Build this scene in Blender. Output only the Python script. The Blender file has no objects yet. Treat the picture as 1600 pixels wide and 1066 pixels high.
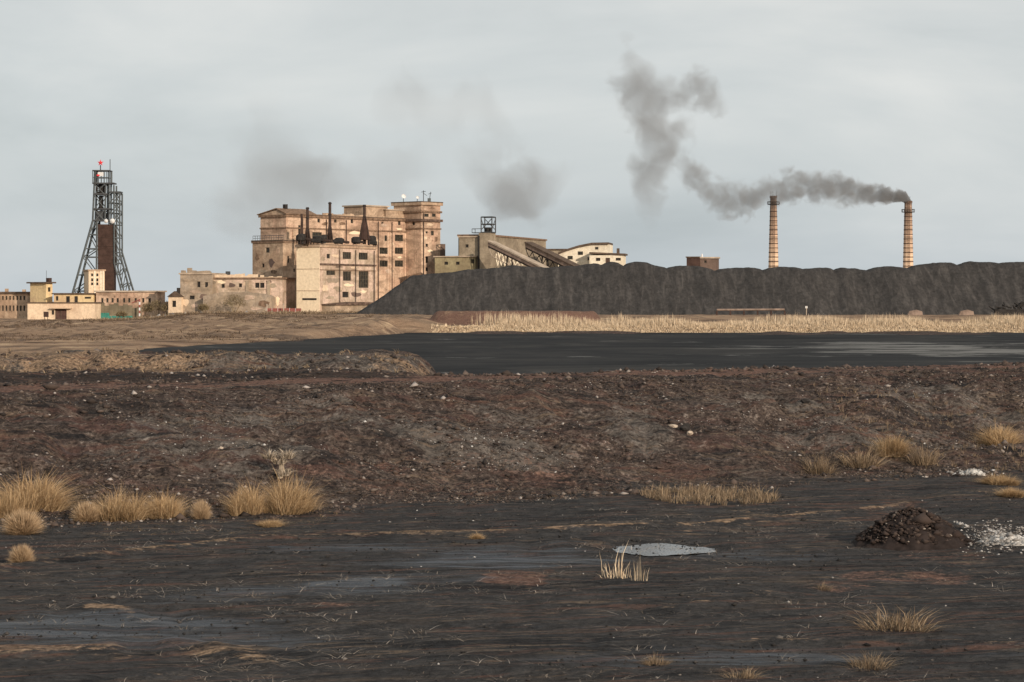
import bpy, math, random
import numpy as np
from math import radians, sin, cos, pi, atan2
from mathutils import Vector
random.seed(7); rng = np.random.default_rng(7)
sc = bpy.context.scene
col = sc.collection
# ------------------------------------------------------------------ camera
F, HX, HY, CZ = 3555.0, 800.0, 470.0, 7.0      # focal length in photo pixels, horizon point, eye height
cam = bpy.data.cameras.new('camera'); camo = bpy.data.objects.new('camera', cam); col.objects.link(camo)
cam.lens = F / 1600 * 36; cam.sensor_width = 36; cam.shift_y = -(533 - HY) / 1600
cam.clip_start = 0.5; cam.clip_end = 20000
camo.location = (0, 0, CZ); camo.rotation_euler = (pi / 2, 0, 0); sc.camera = camo
# ------------------------------------------------------------------ sky and sun
SUN_AZ, SUN_EL = radians(147), radians(17)      # clockwise from +Y
w = bpy.data.worlds.new('World'); sc.world = w; w.use_nodes = True
nt = w.node_tree; N = nt.nodes; L = nt.links; N.clear()
out = N.new('ShaderNodeOutputWorld'); bg = N.new('ShaderNodeBackground'); bg.inputs[1].default_value = 0.1
sky = N.new('ShaderNodeTexSky'); sky.sky_type = 'NISHITA'; sky.sun_disc = False
sky.sun_elevation = SUN_EL; sky.sun_rotation = SUN_AZ; sky.air_density = 1.0; sky.dust_density = 2.0
tc = N.new('ShaderNodeTexCoord')
mp = N.new('ShaderNodeMapping'); mp.inputs['Scale'].default_value = (3.0, 3.0, 11.0); mp.inputs['Location'].default_value = (4.3, .4, 1.2)
n1 = N.new('ShaderNodeTexNoise'); n1.inputs['Scale'].default_value = 1.3; n1.inputs['Detail'].default_value = 7; n1.inputs['Roughness'].default_value = .52
n1.inputs['Distortion'].default_value = .4
rp = N.new('ShaderNodeValToRGB'); e = rp.color_ramp.elements
e[0].position = .30; e[0].color = (5.5, 5.85, 6.0, 1); e[1].position = .72; e[1].color = (8.2, 8.2, 8.1, 1)
m1 = rp.color_ramp.elements.new(.5); m1.color = (6.75, 7.0, 7.1, 1)
mx = N.new('ShaderNodeMix'); mx.data_type = 'RGBA'; mx.inputs[0].default_value = .86
L.new(tc.outputs['Generated'], mp.inputs[0]); L.new(mp.outputs[0], n1.inputs['Vector']); L.new(n1.outputs[0], rp.inputs[0])
sz = N.new('ShaderNodeSeparateXYZ'); L.new(tc.outputs['Generated'], sz.inputs[0])
hr = N.new('ShaderNodeValToRGB'); he = hr.color_ramp.elements; he[0].position = 0.; he[0].color = (.83, .89, .94, 1); he[1].position = .13; he[1].color = (1.03, 1.02, 1., 1)
hm = N.new('ShaderNodeMix'); hm.data_type = 'RGBA'; hm.blend_type = 'MULTIPLY'; hm.inputs[0].default_value = 1.
L.new(sz.outputs[2], hr.inputs[0]); L.new(rp.outputs[0], hm.inputs[6]); L.new(hr.outputs[0], hm.inputs[7])
L.new(sky.outputs[0], mx.inputs[6]); L.new(hm.outputs[2], mx.inputs[7]); L.new(mx.outputs[2], bg.inputs[0]); L.new(bg.outputs[0], out.inputs[0])
sd = bpy.data.lights.new('sun', 'SUN'); sd.energy = 3.6; sd.angle = radians(.6); sd.color = (1, .83, .67)
so = bpy.data.objects.new('sun', sd); col.objects.link(so)
SV = Vector((sin(SUN_AZ) * cos(SUN_EL), cos(SUN_AZ) * cos(SUN_EL), sin(SUN_EL)))
so.rotation_euler = SV.to_track_quat('Z', 'Y').to_euler(); so.location = (60, -80, 60)
vs = sc.view_settings; vs.view_transform = 'Standard'; vs.look = 'None'; vs.exposure = 0; vs.gamma = 1; vs.use_curve_mapping = False
sc.cycles.use_denoising = True; sc.cycles.volume_max_steps = 128; sc.cycles.max_bounces = 5
sc.cycles.volume_bounces = 1

# ------------------------------------------------------------------ helpers
def PX(px, Y): return (px - HX) / F * Y
def PZ(py, Y): return CZ - (py - HY) / F * Y
def G(px, py, z=0.0):
    Y = (CZ - z) * F / (py - HY); return PX(px, Y), Y

def h2(ix, iy, s):
    with np.errstate(over='ignore'):
        n = ix.astype(np.int64).astype(np.uint32) * np.uint32(374761393) + iy.astype(np.int64).astype(np.uint32) * np.uint32(668265263) + np.uint32((s * 974711) & 0xffffffff)
        n = (n ^ (n >> np.uint32(13))) * np.uint32(1274126177)
        n = (n ^ (n >> np.uint32(16))) * np.uint32(2246822519)
        n = n ^ (n >> np.uint32(15))
    return (n & np.uint32(0xffffff)).astype(np.float64) / float(0xffffff)
def vnoise(x, y, s=0):
    x = np.asarray(x, float); y = np.asarray(y, float)
    x0 = np.floor(x); y0 = np.floor(y); fx = x - x0; fy = y - y0
    u = fx * fx * (3 - 2 * fx); v = fy * fy * (3 - 2 * fy)
    a = h2(x0, y0, s); b = h2(x0 + 1, y0, s); c = h2(x0, y0 + 1, s); d = h2(x0 + 1, y0 + 1, s)
    return (a + (b - a) * u) * (1 - v) + (c + (d - c) * u) * v
def fbm(x, y, o=4, s=0, g=.5):
    t = 0; a = 1; n = 0; x = np.asarray(x, float); y = np.asarray(y, float)
    for i in range(o):
        t = t + a * (vnoise(x, y, s + i * 17) - .5) * 2; n += a; a *= g
        x, y = (x * .8 - y * .6) * 2.03 + 7.1, (x * .6 + y * .8) * 2.03 + 3.7
    return t / n
def ss(t, a=0., b=1.):
    t = np.clip((t - a) / (b - a), 0, 1); return t * t * (3 - 2 * t)

class MB:
    def __init__(s): s.v = []; s.f = []
    def quad(s, a, b, c, d):
        n = len(s.v); s.v += [a, b, c, d]; s.f.append((n, n + 1, n + 2, n + 3)); return s
    def tri(s, a, b, c):
        n = len(s.v); s.v += [a, b, c]; s.f.append((n, n + 1, n + 2)); return s
    def box(s, x0, x1, y0, y1, z0, z1):
        n = len(s.v)
        s.v += [(x0, y0, z0), (x1, y0, z0), (x1, y1, z0), (x0, y1, z0), (x0, y0, z1), (x1, y0, z1), (x1, y1, z1), (x0, y1, z1)]
        s.f += [tuple(n + i for i in q) for q in ((0, 3, 2, 1), (4, 5, 6, 7), (0, 1, 5, 4), (1, 2, 6, 5), (2, 3, 7, 6), (3, 0, 4, 7))]; return s
    def prism(s, poly, y0, y1):                      # poly in (x,z), extruded along y
        n = len(s.v); k = len(poly)
        s.v += [(p[0], y0, p[1]) for p in poly] + [(p[0], y1, p[1]) for p in poly]
        s.f.append(tuple(range(n, n + k))); s.f.append(tuple(range(n + 2 * k - 1, n + k - 1, -1)))
        for i in range(k): j = (i + 1) % k; s.f.append((n + j, n + i, n + k + i, n + k + j))
        return s
    def prismx(s, poly, x0, x1):                     # poly in (y,z), extruded along x
        n = len(s.v); k = len(poly)
        s.v += [(x0, p[0], p[1]) for p in poly] + [(x1, p[0], p[1]) for p in poly]
        s.f.append(tuple(range(n, n + k))); s.f.append(tuple(range(n + 2 * k - 1, n + k - 1, -1)))
        for i in range(k): j = (i + 1) % k; s.f.append((n + j, n + i, n + k + i, n + k + j))
        return s
    def tube(s, p, q, r0, r1=None, k=8, caps=True):
        r1 = r0 if r1 is None else r1
        p = Vector(p); q = Vector(q); d = (q - p).normalized()
        a = d.orthogonal().normalized(); b = d.cross(a); n = len(s.v)
        for c, r in ((p, r0), (q, r1)):
            for i in range(k):
                t = 2 * pi * i / k + pi / k; s.v.append(tuple(c + (a * cos(t) + b * sin(t)) * r))
        for i in range(k): j = (i + 1) % k; s.f.append((n + i, n + j, n + k + j, n + k + i))
        if caps: s.f.append(tuple(range(n + k - 1, n - 1, -1))); s.f.append(tuple(range(n + k, n + 2 * k)))
        return s
    def beam(s, p, q, wd): return s.tube(p, q, wd * .707, None, 4)
    def lathe(s, prof, k=24, cx=0, cy=0):
        n = len(s.v)
        for r, z in prof:
            for i in range(k): t = 2 * pi * i / k; s.v.append((cx + r * cos(t), cy + r * sin(t), z))
        for j in range(len(prof) - 1):
            for i in range(k):
                i2 = (i + 1) % k; s.f.append((n + j * k + i, n + j * k + i2, n + (j + 1) * k + i2, n + (j + 1) * k + i))
        return s
    def mesh(s, name, mat):
        me = bpy.data.meshes.new(name); me.from_pydata([tuple(v) for v in s.v], [], s.f); me.materials.append(mat); me.update(); return me
    def build(s, name, mat, parent=None, smooth=False):
        me = s.mesh(name, mat)
        if smooth: me.shade_smooth()
        o = bpy.data.objects.new(name, me); col.objects.link(o)
        if parent: o.parent = parent
        return o

def np_mesh(name, v, f, mat, smooth=False):
    """v (n,3), f (m,k) all faces of one size"""
    me = bpy.data.meshes.new(name); k = f.shape[1]
    me.vertices.add(len(v)); me.vertices.foreach_set('co', np.ascontiguousarray(v, np.float32).ravel())
    me.loops.add(f.size); me.loops.foreach_set('vertex_index', np.ascontiguousarray(f, np.int32).ravel())
    me.polygons.add(len(f)); me.polygons.foreach_set('loop_start', np.arange(0, f.size, k, dtype=np.int32))
    me.materials.append(mat); me.update(calc_edges=True); me.validate()
    if smooth: me.shade_smooth()
    return me
def link(name, me, parent=None):
    o = bpy.data.objects.new(name, me); col.objects.link(o); o.parent = parent; return o
def tag(o, label=None, cat=None, group=None, kind=None):
    if label: o['label'] = label
    if cat: o['category'] = cat
    if group: o['group'] = group
    if kind: o['kind'] = kind
    return o
def thing(name, label, cat, loc=(0, 0, 0), rz=0, group=None):
    o = bpy.data.objects.new(name, None); col.objects.link(o); o.location = loc; o.rotation_euler = (0, 0, rz)
    o.empty_display_size = .5
    return tag(o, label, cat, group)

# ------------------------------------------------------------------ materials
def newmat(name):
    m = bpy.data.materials.new(name); m.use_nodes = True; nt = m.node_tree
    p = nt.nodes['Principled BSDF']; p.inputs['Specular IOR Level'].default_value = .15; p.inputs['Roughness'].default_value = .9
    return m, nt, p
def nd(nt, t, **k):
    n = nt.nodes.new(t)
    for a, b in k.items(): setattr(n, a, b)
    return n
def noise(nt, vec, scale, detail=4, rough=.55, dist=0):
    n = nd(nt, 'ShaderNodeTexNoise'); n.inputs['Scale'].default_value = scale; n.inputs['Detail'].default_value = detail
    n.inputs['Roughness'].default_value = rough; n.inputs['Distortion'].default_value = dist
    if vec is not None: nt.links.new(vec, n.inputs['Vector'])
    return n.outputs[0]
def ramp(nt, fac, stops):
    r = nd(nt, 'ShaderNodeValToRGB'); e = r.color_ramp.elements
    while len(e) < len(stops): e.new(.5)
    for i, (p, c) in enumerate(stops):
        e[i].position = p; c = (c, c, c) if not hasattr(c, '__len__') else c; e[i].color = (*c, 1)
    nt.links.new(fac, r.inputs[0]); return r.outputs[0]
def mixc(nt, fac, a, b, mode='MIX'):
    m = nd(nt, 'ShaderNodeMix', data_type='RGBA', blend_type=mode)
    for s, i in ((fac, 0), (a, 6), (b, 7)):
        if hasattr(s, 'links') or hasattr(s, 'is_linked'): nt.links.new(s, m.inputs[i])
        elif i == 0: m.inputs[0].default_value = s
        else: m.inputs[i].default_value = (*s, 1)
    return m.outputs[2]
def math_(nt, op, a, b=None, c=None, clamp=False):
    m = nd(nt, 'ShaderNodeMath', operation=op); m.use_clamp = clamp
    for i, s in enumerate((a, b, c)):
        if s is None: continue
        if hasattr(s, 'is_linked'): nt.links.new(s, m.inputs[i])
        else: m.inputs[i].default_value = s
    return m.outputs[0]
def ocoord(nt, scale=None, rot=0):
    t = nd(nt, 'ShaderNodeTexCoord').outputs['Object']
    if rot:
        m = nd(nt, 'ShaderNodeMapping'); m.inputs['Rotation'].default_value = (0, 0, radians(rot)); nt.links.new(t, m.inputs[0]); t = m.outputs[0]
    if scale:
        m = nd(nt, 'ShaderNodeMapping'); m.inputs['Scale'].default_value = scale; nt.links.new(t, m.inputs[0]); t = m.outputs[0]
    return t
def bump(nt, p, h, strength=.4, dist=.1):
    b = nd(nt, 'ShaderNodeBump'); b.inputs['Strength'].default_value = strength; b.inputs['Distance'].default_value = dist
    nt.links.new(h, b.inputs['Height']); nt.links.new(b.outputs[0], p.inputs['Normal'])
def plain(name, c, rough=.85, var=.35, scale=.6, spec=.15, metal=0):
    m, nt, p = newmat(name); v = ocoord(nt)
    n = noise(nt, v, scale, 5, .6); c0 = [x * (1 - var) for x in c]; c1 = [min(1, x * (1 + var)) for x in c]
    nt.links.new(ramp(nt, n, [(.3, c0), (.7, c1)]), p.inputs['Base Color'])
    p.inputs['Roughness'].default_value = rough; p.inputs['Specular IOR Level'].default_value = spec; p.inputs['Metallic'].default_value = metal
    return m
def plaster(name, base, patch, dirt, pamt=.5, streak=.5, scale=.12):
    """weathered wall: base render, patches of another tone where it has come off, dirty run-off streaks"""
    m, nt, p = newmat(name); v = ocoord(nt)
    big = noise(nt, v, scale, 6, .62, .3)
    c = mixc(nt, ramp(nt, big, [(.62 - pamt * .3, 0.), (.72 - pamt * .3, 1.)]), base, patch)
    fine = noise(nt, v, 1.1, 4, .6)
    c = mixc(nt, .2 + .3 * min(1, streak), c, mixc(nt, 1., c, ramp(nt, fine, [(.3, .3), (.7, 1.4)]), 'MULTIPLY'))
    grime = noise(nt, ocoord(nt, (.12, .12, .2)), 1., 7, .7, .6)
    c = mixc(nt, math_(nt, 'MULTIPLY', ramp(nt, grime, [(.46, 0.), (.56, .55), (.68, 1.)]), min(1., streak * 1.35)), c, dirt)
    spot = noise(nt, v, .55, 3, .7); c = mixc(nt, math_(nt, 'MULTIPLY', ramp(nt, spot, [(.62, 0.), (.67, 1.)]), streak), c, [x * .55 for x in dirt])
    sv = ocoord(nt, (.9, .9, .06)); st = noise(nt, sv, 1.0, 5, .65)
    c = mixc(nt, math_(nt, 'MULTIPLY', ramp(nt, st, [(.52, 0.), (.75, 1.)]), streak), c, dirt)
    hv = ocoord(nt, (.15, .15, 1.0)); hn = noise(nt, hv, .8, 3, .6)
    c = mixc(nt, math_(nt, 'MULTIPLY', ramp(nt, hn, [(.55, 0.), (.7, 1.)]), streak * .7), c, dirt)
    nt.links.new(c, p.inputs['Base Color']); bump(nt, p, fine, .5, .15)
    return m
M = {}
M['tan'] = plaster('wall_tan_render', (.66, .48, .345), (.57, .385, .275), (.22, .15, .105), .5, .7)
M['tan2'] = plaster('wall_ochre_render', (.55, .41, .29), (.47, .33, .225), (.23, .16, .11), .5, .65)
M['pink'] = plaster('wall_pink_render', (.70, .53, .42), (.56, .45, .34), (.30, .22, .155), .5, .7, .2)
M['cream'] = plaster('wall_cream_render', (.92, .76, .54), (.88, .72, .50), (.70, .55, .38), .1, .12)
M['ruin'] = plaster('wall_ruin_render', (.42, .34, .25), (.56, .43, .31), (.20, .155, .11), .5, .6, .22)
M['rubblewall'] = plaster('wall_rubble', (.38, .31, .24), (.48, .38, .28), (.22, .17, .12), .5, .5, .3)
M['grey'] = plaster('wall_grey_concrete', (.36, .30, .22), (.28, .23, .17), (.17, .14, .10), .5, .5)
M['olive'] = plaster('wall_olive_concrete', (.38, .33, .20), (.31, .26, .16), (.2, .16, .1), .5, .4)
M['white'] = plaster('wall_whitewash', (.84, .77, .62), (.78, .69, .52), (.46, .38, .27), .3, .35)
M['pale'] = plaster('wall_pale_render', (.80, .63, .45), (.74, .56, .40), (.45, .34, .24), .35, .35)
M['yellow'] = plaster('wall_yellow_render', (.78, .60, .34), (.68, .50, .30), (.42, .3, .18), .35, .35)
M['redbrick'] = plaster('wall_red_brick', (.19, .135, .11), (.14, .10, .085), (.12, .09, .07), .5, .4)
M['roof'] = plain('roof_felt', (.11, .08, .06), .9, .4, .8)
M['roofpale'] = plain('roof_pale', (.42, .34, .26), .9, .3, .4)
M['trim'] = plain('cornice_stone', (.21, .14, .095), .9, .5, 1.2)
M['trimdark'] = plain('cornice_sooty', (.13, .09, .07), .9, .6, 1.)
M['steel'] = plain('dark_steel', (.062, .066, .07), .7, .4, 1.5, .3)
M['steelblue'] = plain('grey_green_steel', (.10, .115, .12), .7, .3, 1.5, .3)
M['rust'] = plain('rusty_sheet', (.062, .038, .031), .85, .35, .5)
M['rustdark'] = plain('sooty_rusty_steel', (.055, .038, .032), .85, .5, .8)
M['dark'] = plain('sooty_iron', (.035, .032, .03), .85, .5, 1.)
M['frame'] = plain('window_frame', (.12, .10, .075), .8, .4, 2.)
M['framew'] = plain('window_frame_pale', (.5, .42, .32), .8, .3, 2.)
M['red'] = plain('red_paint', (.26, .09, .075), .7, .3, 2.)
M['star'] = plain('red_star_paint', (.70, .05, .06), .6, .15, 2.)
M['whitep'] = plain('white_paint', (.66, .66, .65), .6, .1, 2.)
M['teal'] = plain('teal_sheet', (.05, .22, .18), .8, .35, .7)
M['olivesheet'] = plain('olive_sheet', (.17, .145, .10), .85, .35, .3)
M['door'] = plain('brown_steel_door', (.10, .06, .05), .8, .35, 1.)
M['concrete'] = plain('pale_concrete', (.45, .37, .29), .9, .3, .5)
M['gal'] = plain('conveyor_sheet', (.24, .18, .145), .85, .45, .5)
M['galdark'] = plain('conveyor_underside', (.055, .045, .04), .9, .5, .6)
def m_glass():
    m, nt, p = newmat('dirty_glass'); v = ocoord(nt); n = noise(nt, v, .9, 3)
    nt.links.new(ramp(nt, n, [(.35, (.015, .015, .013)), (.55, (.04, .038, .03)), (.75, (.10, .09, .065))]), p.inputs['Base Color'])
    p.inputs['Roughness'].default_value = .35; p.inputs['Specular IOR Level'].default_value = .4; return m
M['glass'] = m_glass()
def m_chim():
    m, nt, p = newmat('chimney_brick'); v = ocoord(nt)
    sep = nd(nt, 'ShaderNodeSeparateXYZ'); nt.links.new(v, sep.inputs[0])
    n = noise(nt, ocoord(nt, (.6, .6, .22)), 1., 5, .6)
    z = math_(nt, 'ADD', sep.outputs[2], math_(nt, 'MULTIPLY', math_(nt, 'SUBTRACT', n, .5), 16.))
    c = ramp(nt, math_(nt, 'DIVIDE', z, 46.), [(.45, (.74, .54, .38)), (.65, (.50, .35, .25)), (.86, (.29, .205, .155)), (.97, (.12, .09, .075))])
    band = noise(nt, ocoord(nt, (.05, .05, 1.)), .9, 3, .6)
    c = mixc(nt, 1., c, ramp(nt, band, [(.35, .6), (.65, 1.25)]), 'MULTIPLY')
    nt.links.new(c, p.inputs['Base Color']); return m
M['chim'] = m_chim()
def m_island(name, stops, rough=.9, transl=0):
    m, nt, p = newmat(name); g = nd(nt, 'ShaderNodeNewGeometry')
    nt.links.new(ramp(nt, g.outputs['Random Per Island'], stops), p.inputs['Base Color']); p.inputs['Roughness'].default_value = rough
    return m
M['stone'] = m_island('rubble_stone', [(0., (.03, .026, .024)), (.5, (.065, .049, .041)), (.8, (.105, .078, .064)), (.95, (.17, .14, .12)), (1., (.4, .36, .33))])
M['clod'] = m_island('soil_clod', [(0., (.02, .015, .013)), (.6, (.045, .032, .027)), (.95, (.08, .06, .05)), (1., (.3, .26, .22))])
M['stonepale'] = m_island('pale_rubble', [(0., (.10, .09, .082)), (.5, (.26, .24, .22)), (1., (.58, .57, .55))])
M['coalbits'] = m_island('coal_lumps', [(0., (.012, .012, .012)), (.6, (.035, .033, .031)), (.92, (.07, .064, .06)), (1., (.16, .14, .12))])
M['straw'] = m_island('dry_straw', [(0., (.26, .165, .075)), (.5, (.42, .28, .135)), (1., (.56, .41, .22))])
M['strawgold'] = m_island('golden_straw', [(0., (.20, .135, .075)), (.4, (.38, .255, .135)), (.8, (.52, .37, .21)), (1., (.66, .51, .33))])
M['strawball'] = m_island('tumbleweed_straw', [(0., (.26, .18, .11)), (.5, (.46, .33, .20)), (1., (.62, .47, .31))])
M['scrub'] = m_island('dark_scrub', [(0., (.05, .036, .028)), (.6, (.10, .07, .05)), (1., (.2, .145, .095))])
M['strawdull'] = m_island('dull_dry_grass', [(0., (.10, .07, .045)), (.5, (.22, .16, .105)), (1., (.38, .29, .19))])
M['reed'] = m_island('reed_straw', [(0., (.50, .38, .25)), (.5, (.68, .54, .37)), (1., (.80, .67, .49))])
M['reedback'] = m_island('tall_reeds', [(0., (.40, .31, .21)), (.5, (.60, .48, .34)), (1., (.76, .63, .46))])
M['twig'] = m_island('bleached_twigs', [(0., (.13, .105, .08)), (.5, (.30, .25, .20)), (1., (.56, .50, .43))])
M['weed'] = m_island('withered_leaf', [(0., (.22, .175, .125)), (.5, (.40, .33, .25)), (1., (.58, .51, .42))])
M['shrub'] = m_island('bare_shrub', [(0., (.12, .09, .055)), (.6, (.2, .155, .085)), (1., (.3, .24, .14))])
M['bone'] = plain('bleached_wood', (.34, .28, .21), .9, .6, 9.)
M['darksoil'] = plain('dark_brown_soil', (.026, .0195, .0175), .95, .6, 2.5)

# ------------------------------------------------------------------ ground
SHY = np.array([150, 250, 341, 415, 470, 518, 560.]); SHX = np.array([-28, -46, -50, -35, -26, -20, -20.])
def yfoot(x):
    xc = np.clip(x, -45, 50); return 82 + .6 * xc + 2.6 * fbm(xc * .11 + 4, xc * 0 + .5, 3, 41)
def pond_in(x, y):
    xs = np.interp(y, SHY, SHX) + 2.2 * fbm(y * .06, y * 0, 3, 51)
    yf = 498 + 2.0 * fbm(x * .05, x * 0 + 3, 3, 52)
    return np.minimum(x - xs, (yf - y) * .6)
def height(x, y, fine=True):
    x = np.asarray(x, float); y = np.asarray(y, float)
    yf = yfoot(x); t = (y - yf) / 20.
    wl = 1 - ss(x + 1.6 * fbm(y * .2, y * 0 + 9, 3, 12), -6.5, -2.)          # the ledge stands on the left only
    # far terrain
    field = .2 + 2.5 * ss(y, 385, 530) + .3 * ss(y, 530, 620) + .35 * fbm(x * .03, y * .02, 4, 5) * ss(y, 200, 420)
    fr = 1.3 * ss(y, 498, 507) + 1.7 * ss(y, 512, 600)
    field = field - 2.1 * ss(y, 430, 700) * ss(-x / np.maximum(y, 1), .135, .17) * (1 - ss(y, 900, 1200))
    field += .5 * ss(y, 250, 420) * (1 - ss(y, 620, 720)) * fbm(x * .07, y * .03, 4, 15)
    wr = ss(x, -24, -14); field = field * (1 - wr) + fr * wr
    field += ss(y, 390, 430) * (1 - ss(y, 540, 580)) * 1.3 * np.abs(fbm(x * .16 + y * .05, y * .012, 3, 6)) * (1 - wr)
    # low red mound at the far shore
    mx_ = np.abs((x - .5 + 1.2 * fbm(x * .1, y * .1, 3, 7)) / 21.5) ** 3 + np.abs((y - 537) / 13.) ** 2
    field = np.maximum(field, 4.5 * ss(1.15 - mx_, 0, .55) * (1 + .05 * fbm(x * .3, y * .3, 3, 8)))
    d = pond_in(x, y)
    floor_ = -.6 + 1.0 * ss(fbm(x * .045, y * .03, 5, 55, .6), .0, .45) * (1 - ss(d, 4, 34))
    far = field * (1 - ss(d, -6, 1.5)) + floor_ * ss(d, -6, 1.5)
    # near bank, track on top of it, drop behind
    prof = .7 * ss(t) + .3 * np.clip(t, 0, 1)
    ero = 4 * np.clip(t, 0, 1) * (1 - np.clip(t, 0, 1))
    near = 3.45 * prof
    if True:
        g1 = fbm(x * .13 + y * .05, y * .1, 4, 21); g2 = np.abs(fbm(x * .45 + y * .25, y * .2, 4, 22))
        near = near + ero * (.75 * g1 - .5 * g2 + .12) + np.sqrt(ero) * .24 * fbm(x * .45, y * .9, 4, 25, .6) + ero * .17 * np.sin(2 * pi * (4.5 * t + 1.1 * fbm(x * .07, y * .07, 3, 26)))
    back = ss(y - yf, 28, 39)
    topn = .1 * fbm(x * .3, y * .3, 3, 24) * ss(t, .8, 1.1)
    right = near * (1 - back) + far * back
    yl = 131.5 + 2.2 * fbm(x * .22, x * 0 + 2, 4, 31)
    lowz = 3.45 + (2.35 - 3.45) * ss(y - yf, 27, 33)
    ledge = lowz + .65 * ss(y - yl, -13, 0) * (1 + .5 * fbm(x * .5, y * .4, 3, 33))
    ledge = ledge + 0.78 * ss(y - yl, 0, 1.6 + .8 * fbm(x * .8, y * 0, 2, 34)) * (.9 + .25 * fbm(x * .12, y * .12, 2, 35)) + .12 * fbm(x * .7, y * .7, 3, 36) * ss(y - yl, -3, 2)
    lb = ss(y - yl, 9, 30); ledge = ledge * (1 - lb) + far * lb
    left = near * (1 - ss(y - yf, 20, 27)) + ledge * ss(y - yf, 20, 27)
    z = right * (1 - wl) + left * wl + topn
    # foreground relief: wheel ruts, soft swells
    fg = 1 - ss(t, -.05, .15)
    z = z + fg * (.10 * fbm(x * .09, y * .07, 4, 61))
    if fine:
        near_w = 1 - ss(y, 140, 260)
        z = z + near_w * (.035 * fbm(x * 1.3, y * 1.3, 4, 62) * (1 + 5. * ss(t, 0, .15) * (1 - ss(t, .95, 1.05)) + 2. * ss(t, .95, 1.05)) + fg * .085 * fbm(x * .16 - y * .06, y * .95, 4, 63, .6))
        z = z + (1 - near_w) * .10 * fbm(x * .2, y * .12, 4, 64) * (d < -1)
    return z
def hgt1(x, y): return float(height(np.array([float(x)]), np.array([float(y)]))[0])
def ground_at(px, py):
    """first terrain point on the sight line through photo px,py"""
    ys = np.concatenate([np.arange(34, 160, .1), np.arange(160, 700, .5)]); x = PX(px, ys); z = height(x, ys, False); ray = PZ(py, ys); i = int(np.argmax(z >= ray)); return float(x[i]), float(ys[i]), hgt1(x[i], ys[i])
TRK = [  # (photo points, half width m, height m, tan amount)
    ([(-60, 893), (0, 886), (160, 868), (300, 851), (420, 841), (560, 837), (745, 833), (900, 826), (1100, 818), (1300, 801), (1420, 788)], .17, .07, 1.35),
    ([(880, 850), (1000, 838), (1120, 826), (1250, 812), (1420, 800)], .35, .05, .55),
    ([(-50, 1016), (60, 1012), (170, 1008)], .30, .05, 1.), ([(90, 1030), (150, 1018), (230, 1022)], .1, .03, .5),
    ([(262, 1004), (320, 1008), (380, 1016), (400, 1026)], .26, .05, 1.), ([(330, 1012), (420, 1034)], .2, .03, .7),
    ([(145, 948), (190, 953), (232, 966)], .28, .05, 1.), ([(190, 1060), (300, 1046), (420, 1036)], .1, .03, .6),
    ([(960, 1004), (1100, 1002), (1250, 1004), (1420, 1006), (1700, 1012)], .16, .03, .6),
    ([(1040, 955), (1160, 938), (1320, 912), (1500, 892), (1650, 880)], .2, .04, .6),
    ([(540, 955), (640, 948), (700, 950)], .12, .03, .5), ([(340, 868), (460, 852)], .1, .03, .4), ([(700, 930), (800, 925), (920, 915)], .12, .03, .5),
    ([(560, 985), (620, 990)], .1, .02, .4), ([(1480, 775), (1560, 772), (1660, 765)], .5, .05, .6), ([(1540, 800), (1600, 790)], .3, .03, .6)]
def seg_d(x, y, pts):
    d = np.full(x.shape, 1e9)
    for (a, b) in zip(pts[:-1], pts[1:]):
        a = np.array(a); b = np.array(b); ab = b - a; q = ((x - a[0]) * ab[0] + (y - a[1]) * ab[1]) / (ab @ ab); q = np.clip(q, 0, 1)
        d = np.minimum(d, np.hypot(x - a[0] - q * ab[0], (y - a[1] - q * ab[1]) * .6))
    return d
def ellb(x, y, px, py, wx, sy, s=0, soft=1.):
    X, Y, _ = ground_at(px, py); sx = wx / F * Y
    r = np.hypot((x - X) / sx, (y - Y) / sy) + .6 * fbm(x * 1.6 / sx, y * 1.6 / sy, 4, 70 + s)
    return 1 - ss(r, 1 - soft * .5, 1 + soft * .5)
def ell(x, y, px, py, wx, hy, s=0, soft=.5, z=0.):
    """soft ellipse centred on the ground point seen at px,py; wx, hy its half extents in photo pixels there"""
    X, Y = G(px, py, z); sx = wx / F * Y; sy = abs(G(px, py - hy, z)[1] - Y) + .01
    r = np.hypot((x - X) / sx, (y - Y) / sy) + .45 * fbm((x) * 1.3 / max(sx, .6), y * 1.3 / max(sy, .6), 3, 70 + s)
    return 1 - ss(r, 1 - soft * .5, 1 + soft * .5)
PUD = (1030, 857, 80, 9)
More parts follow.
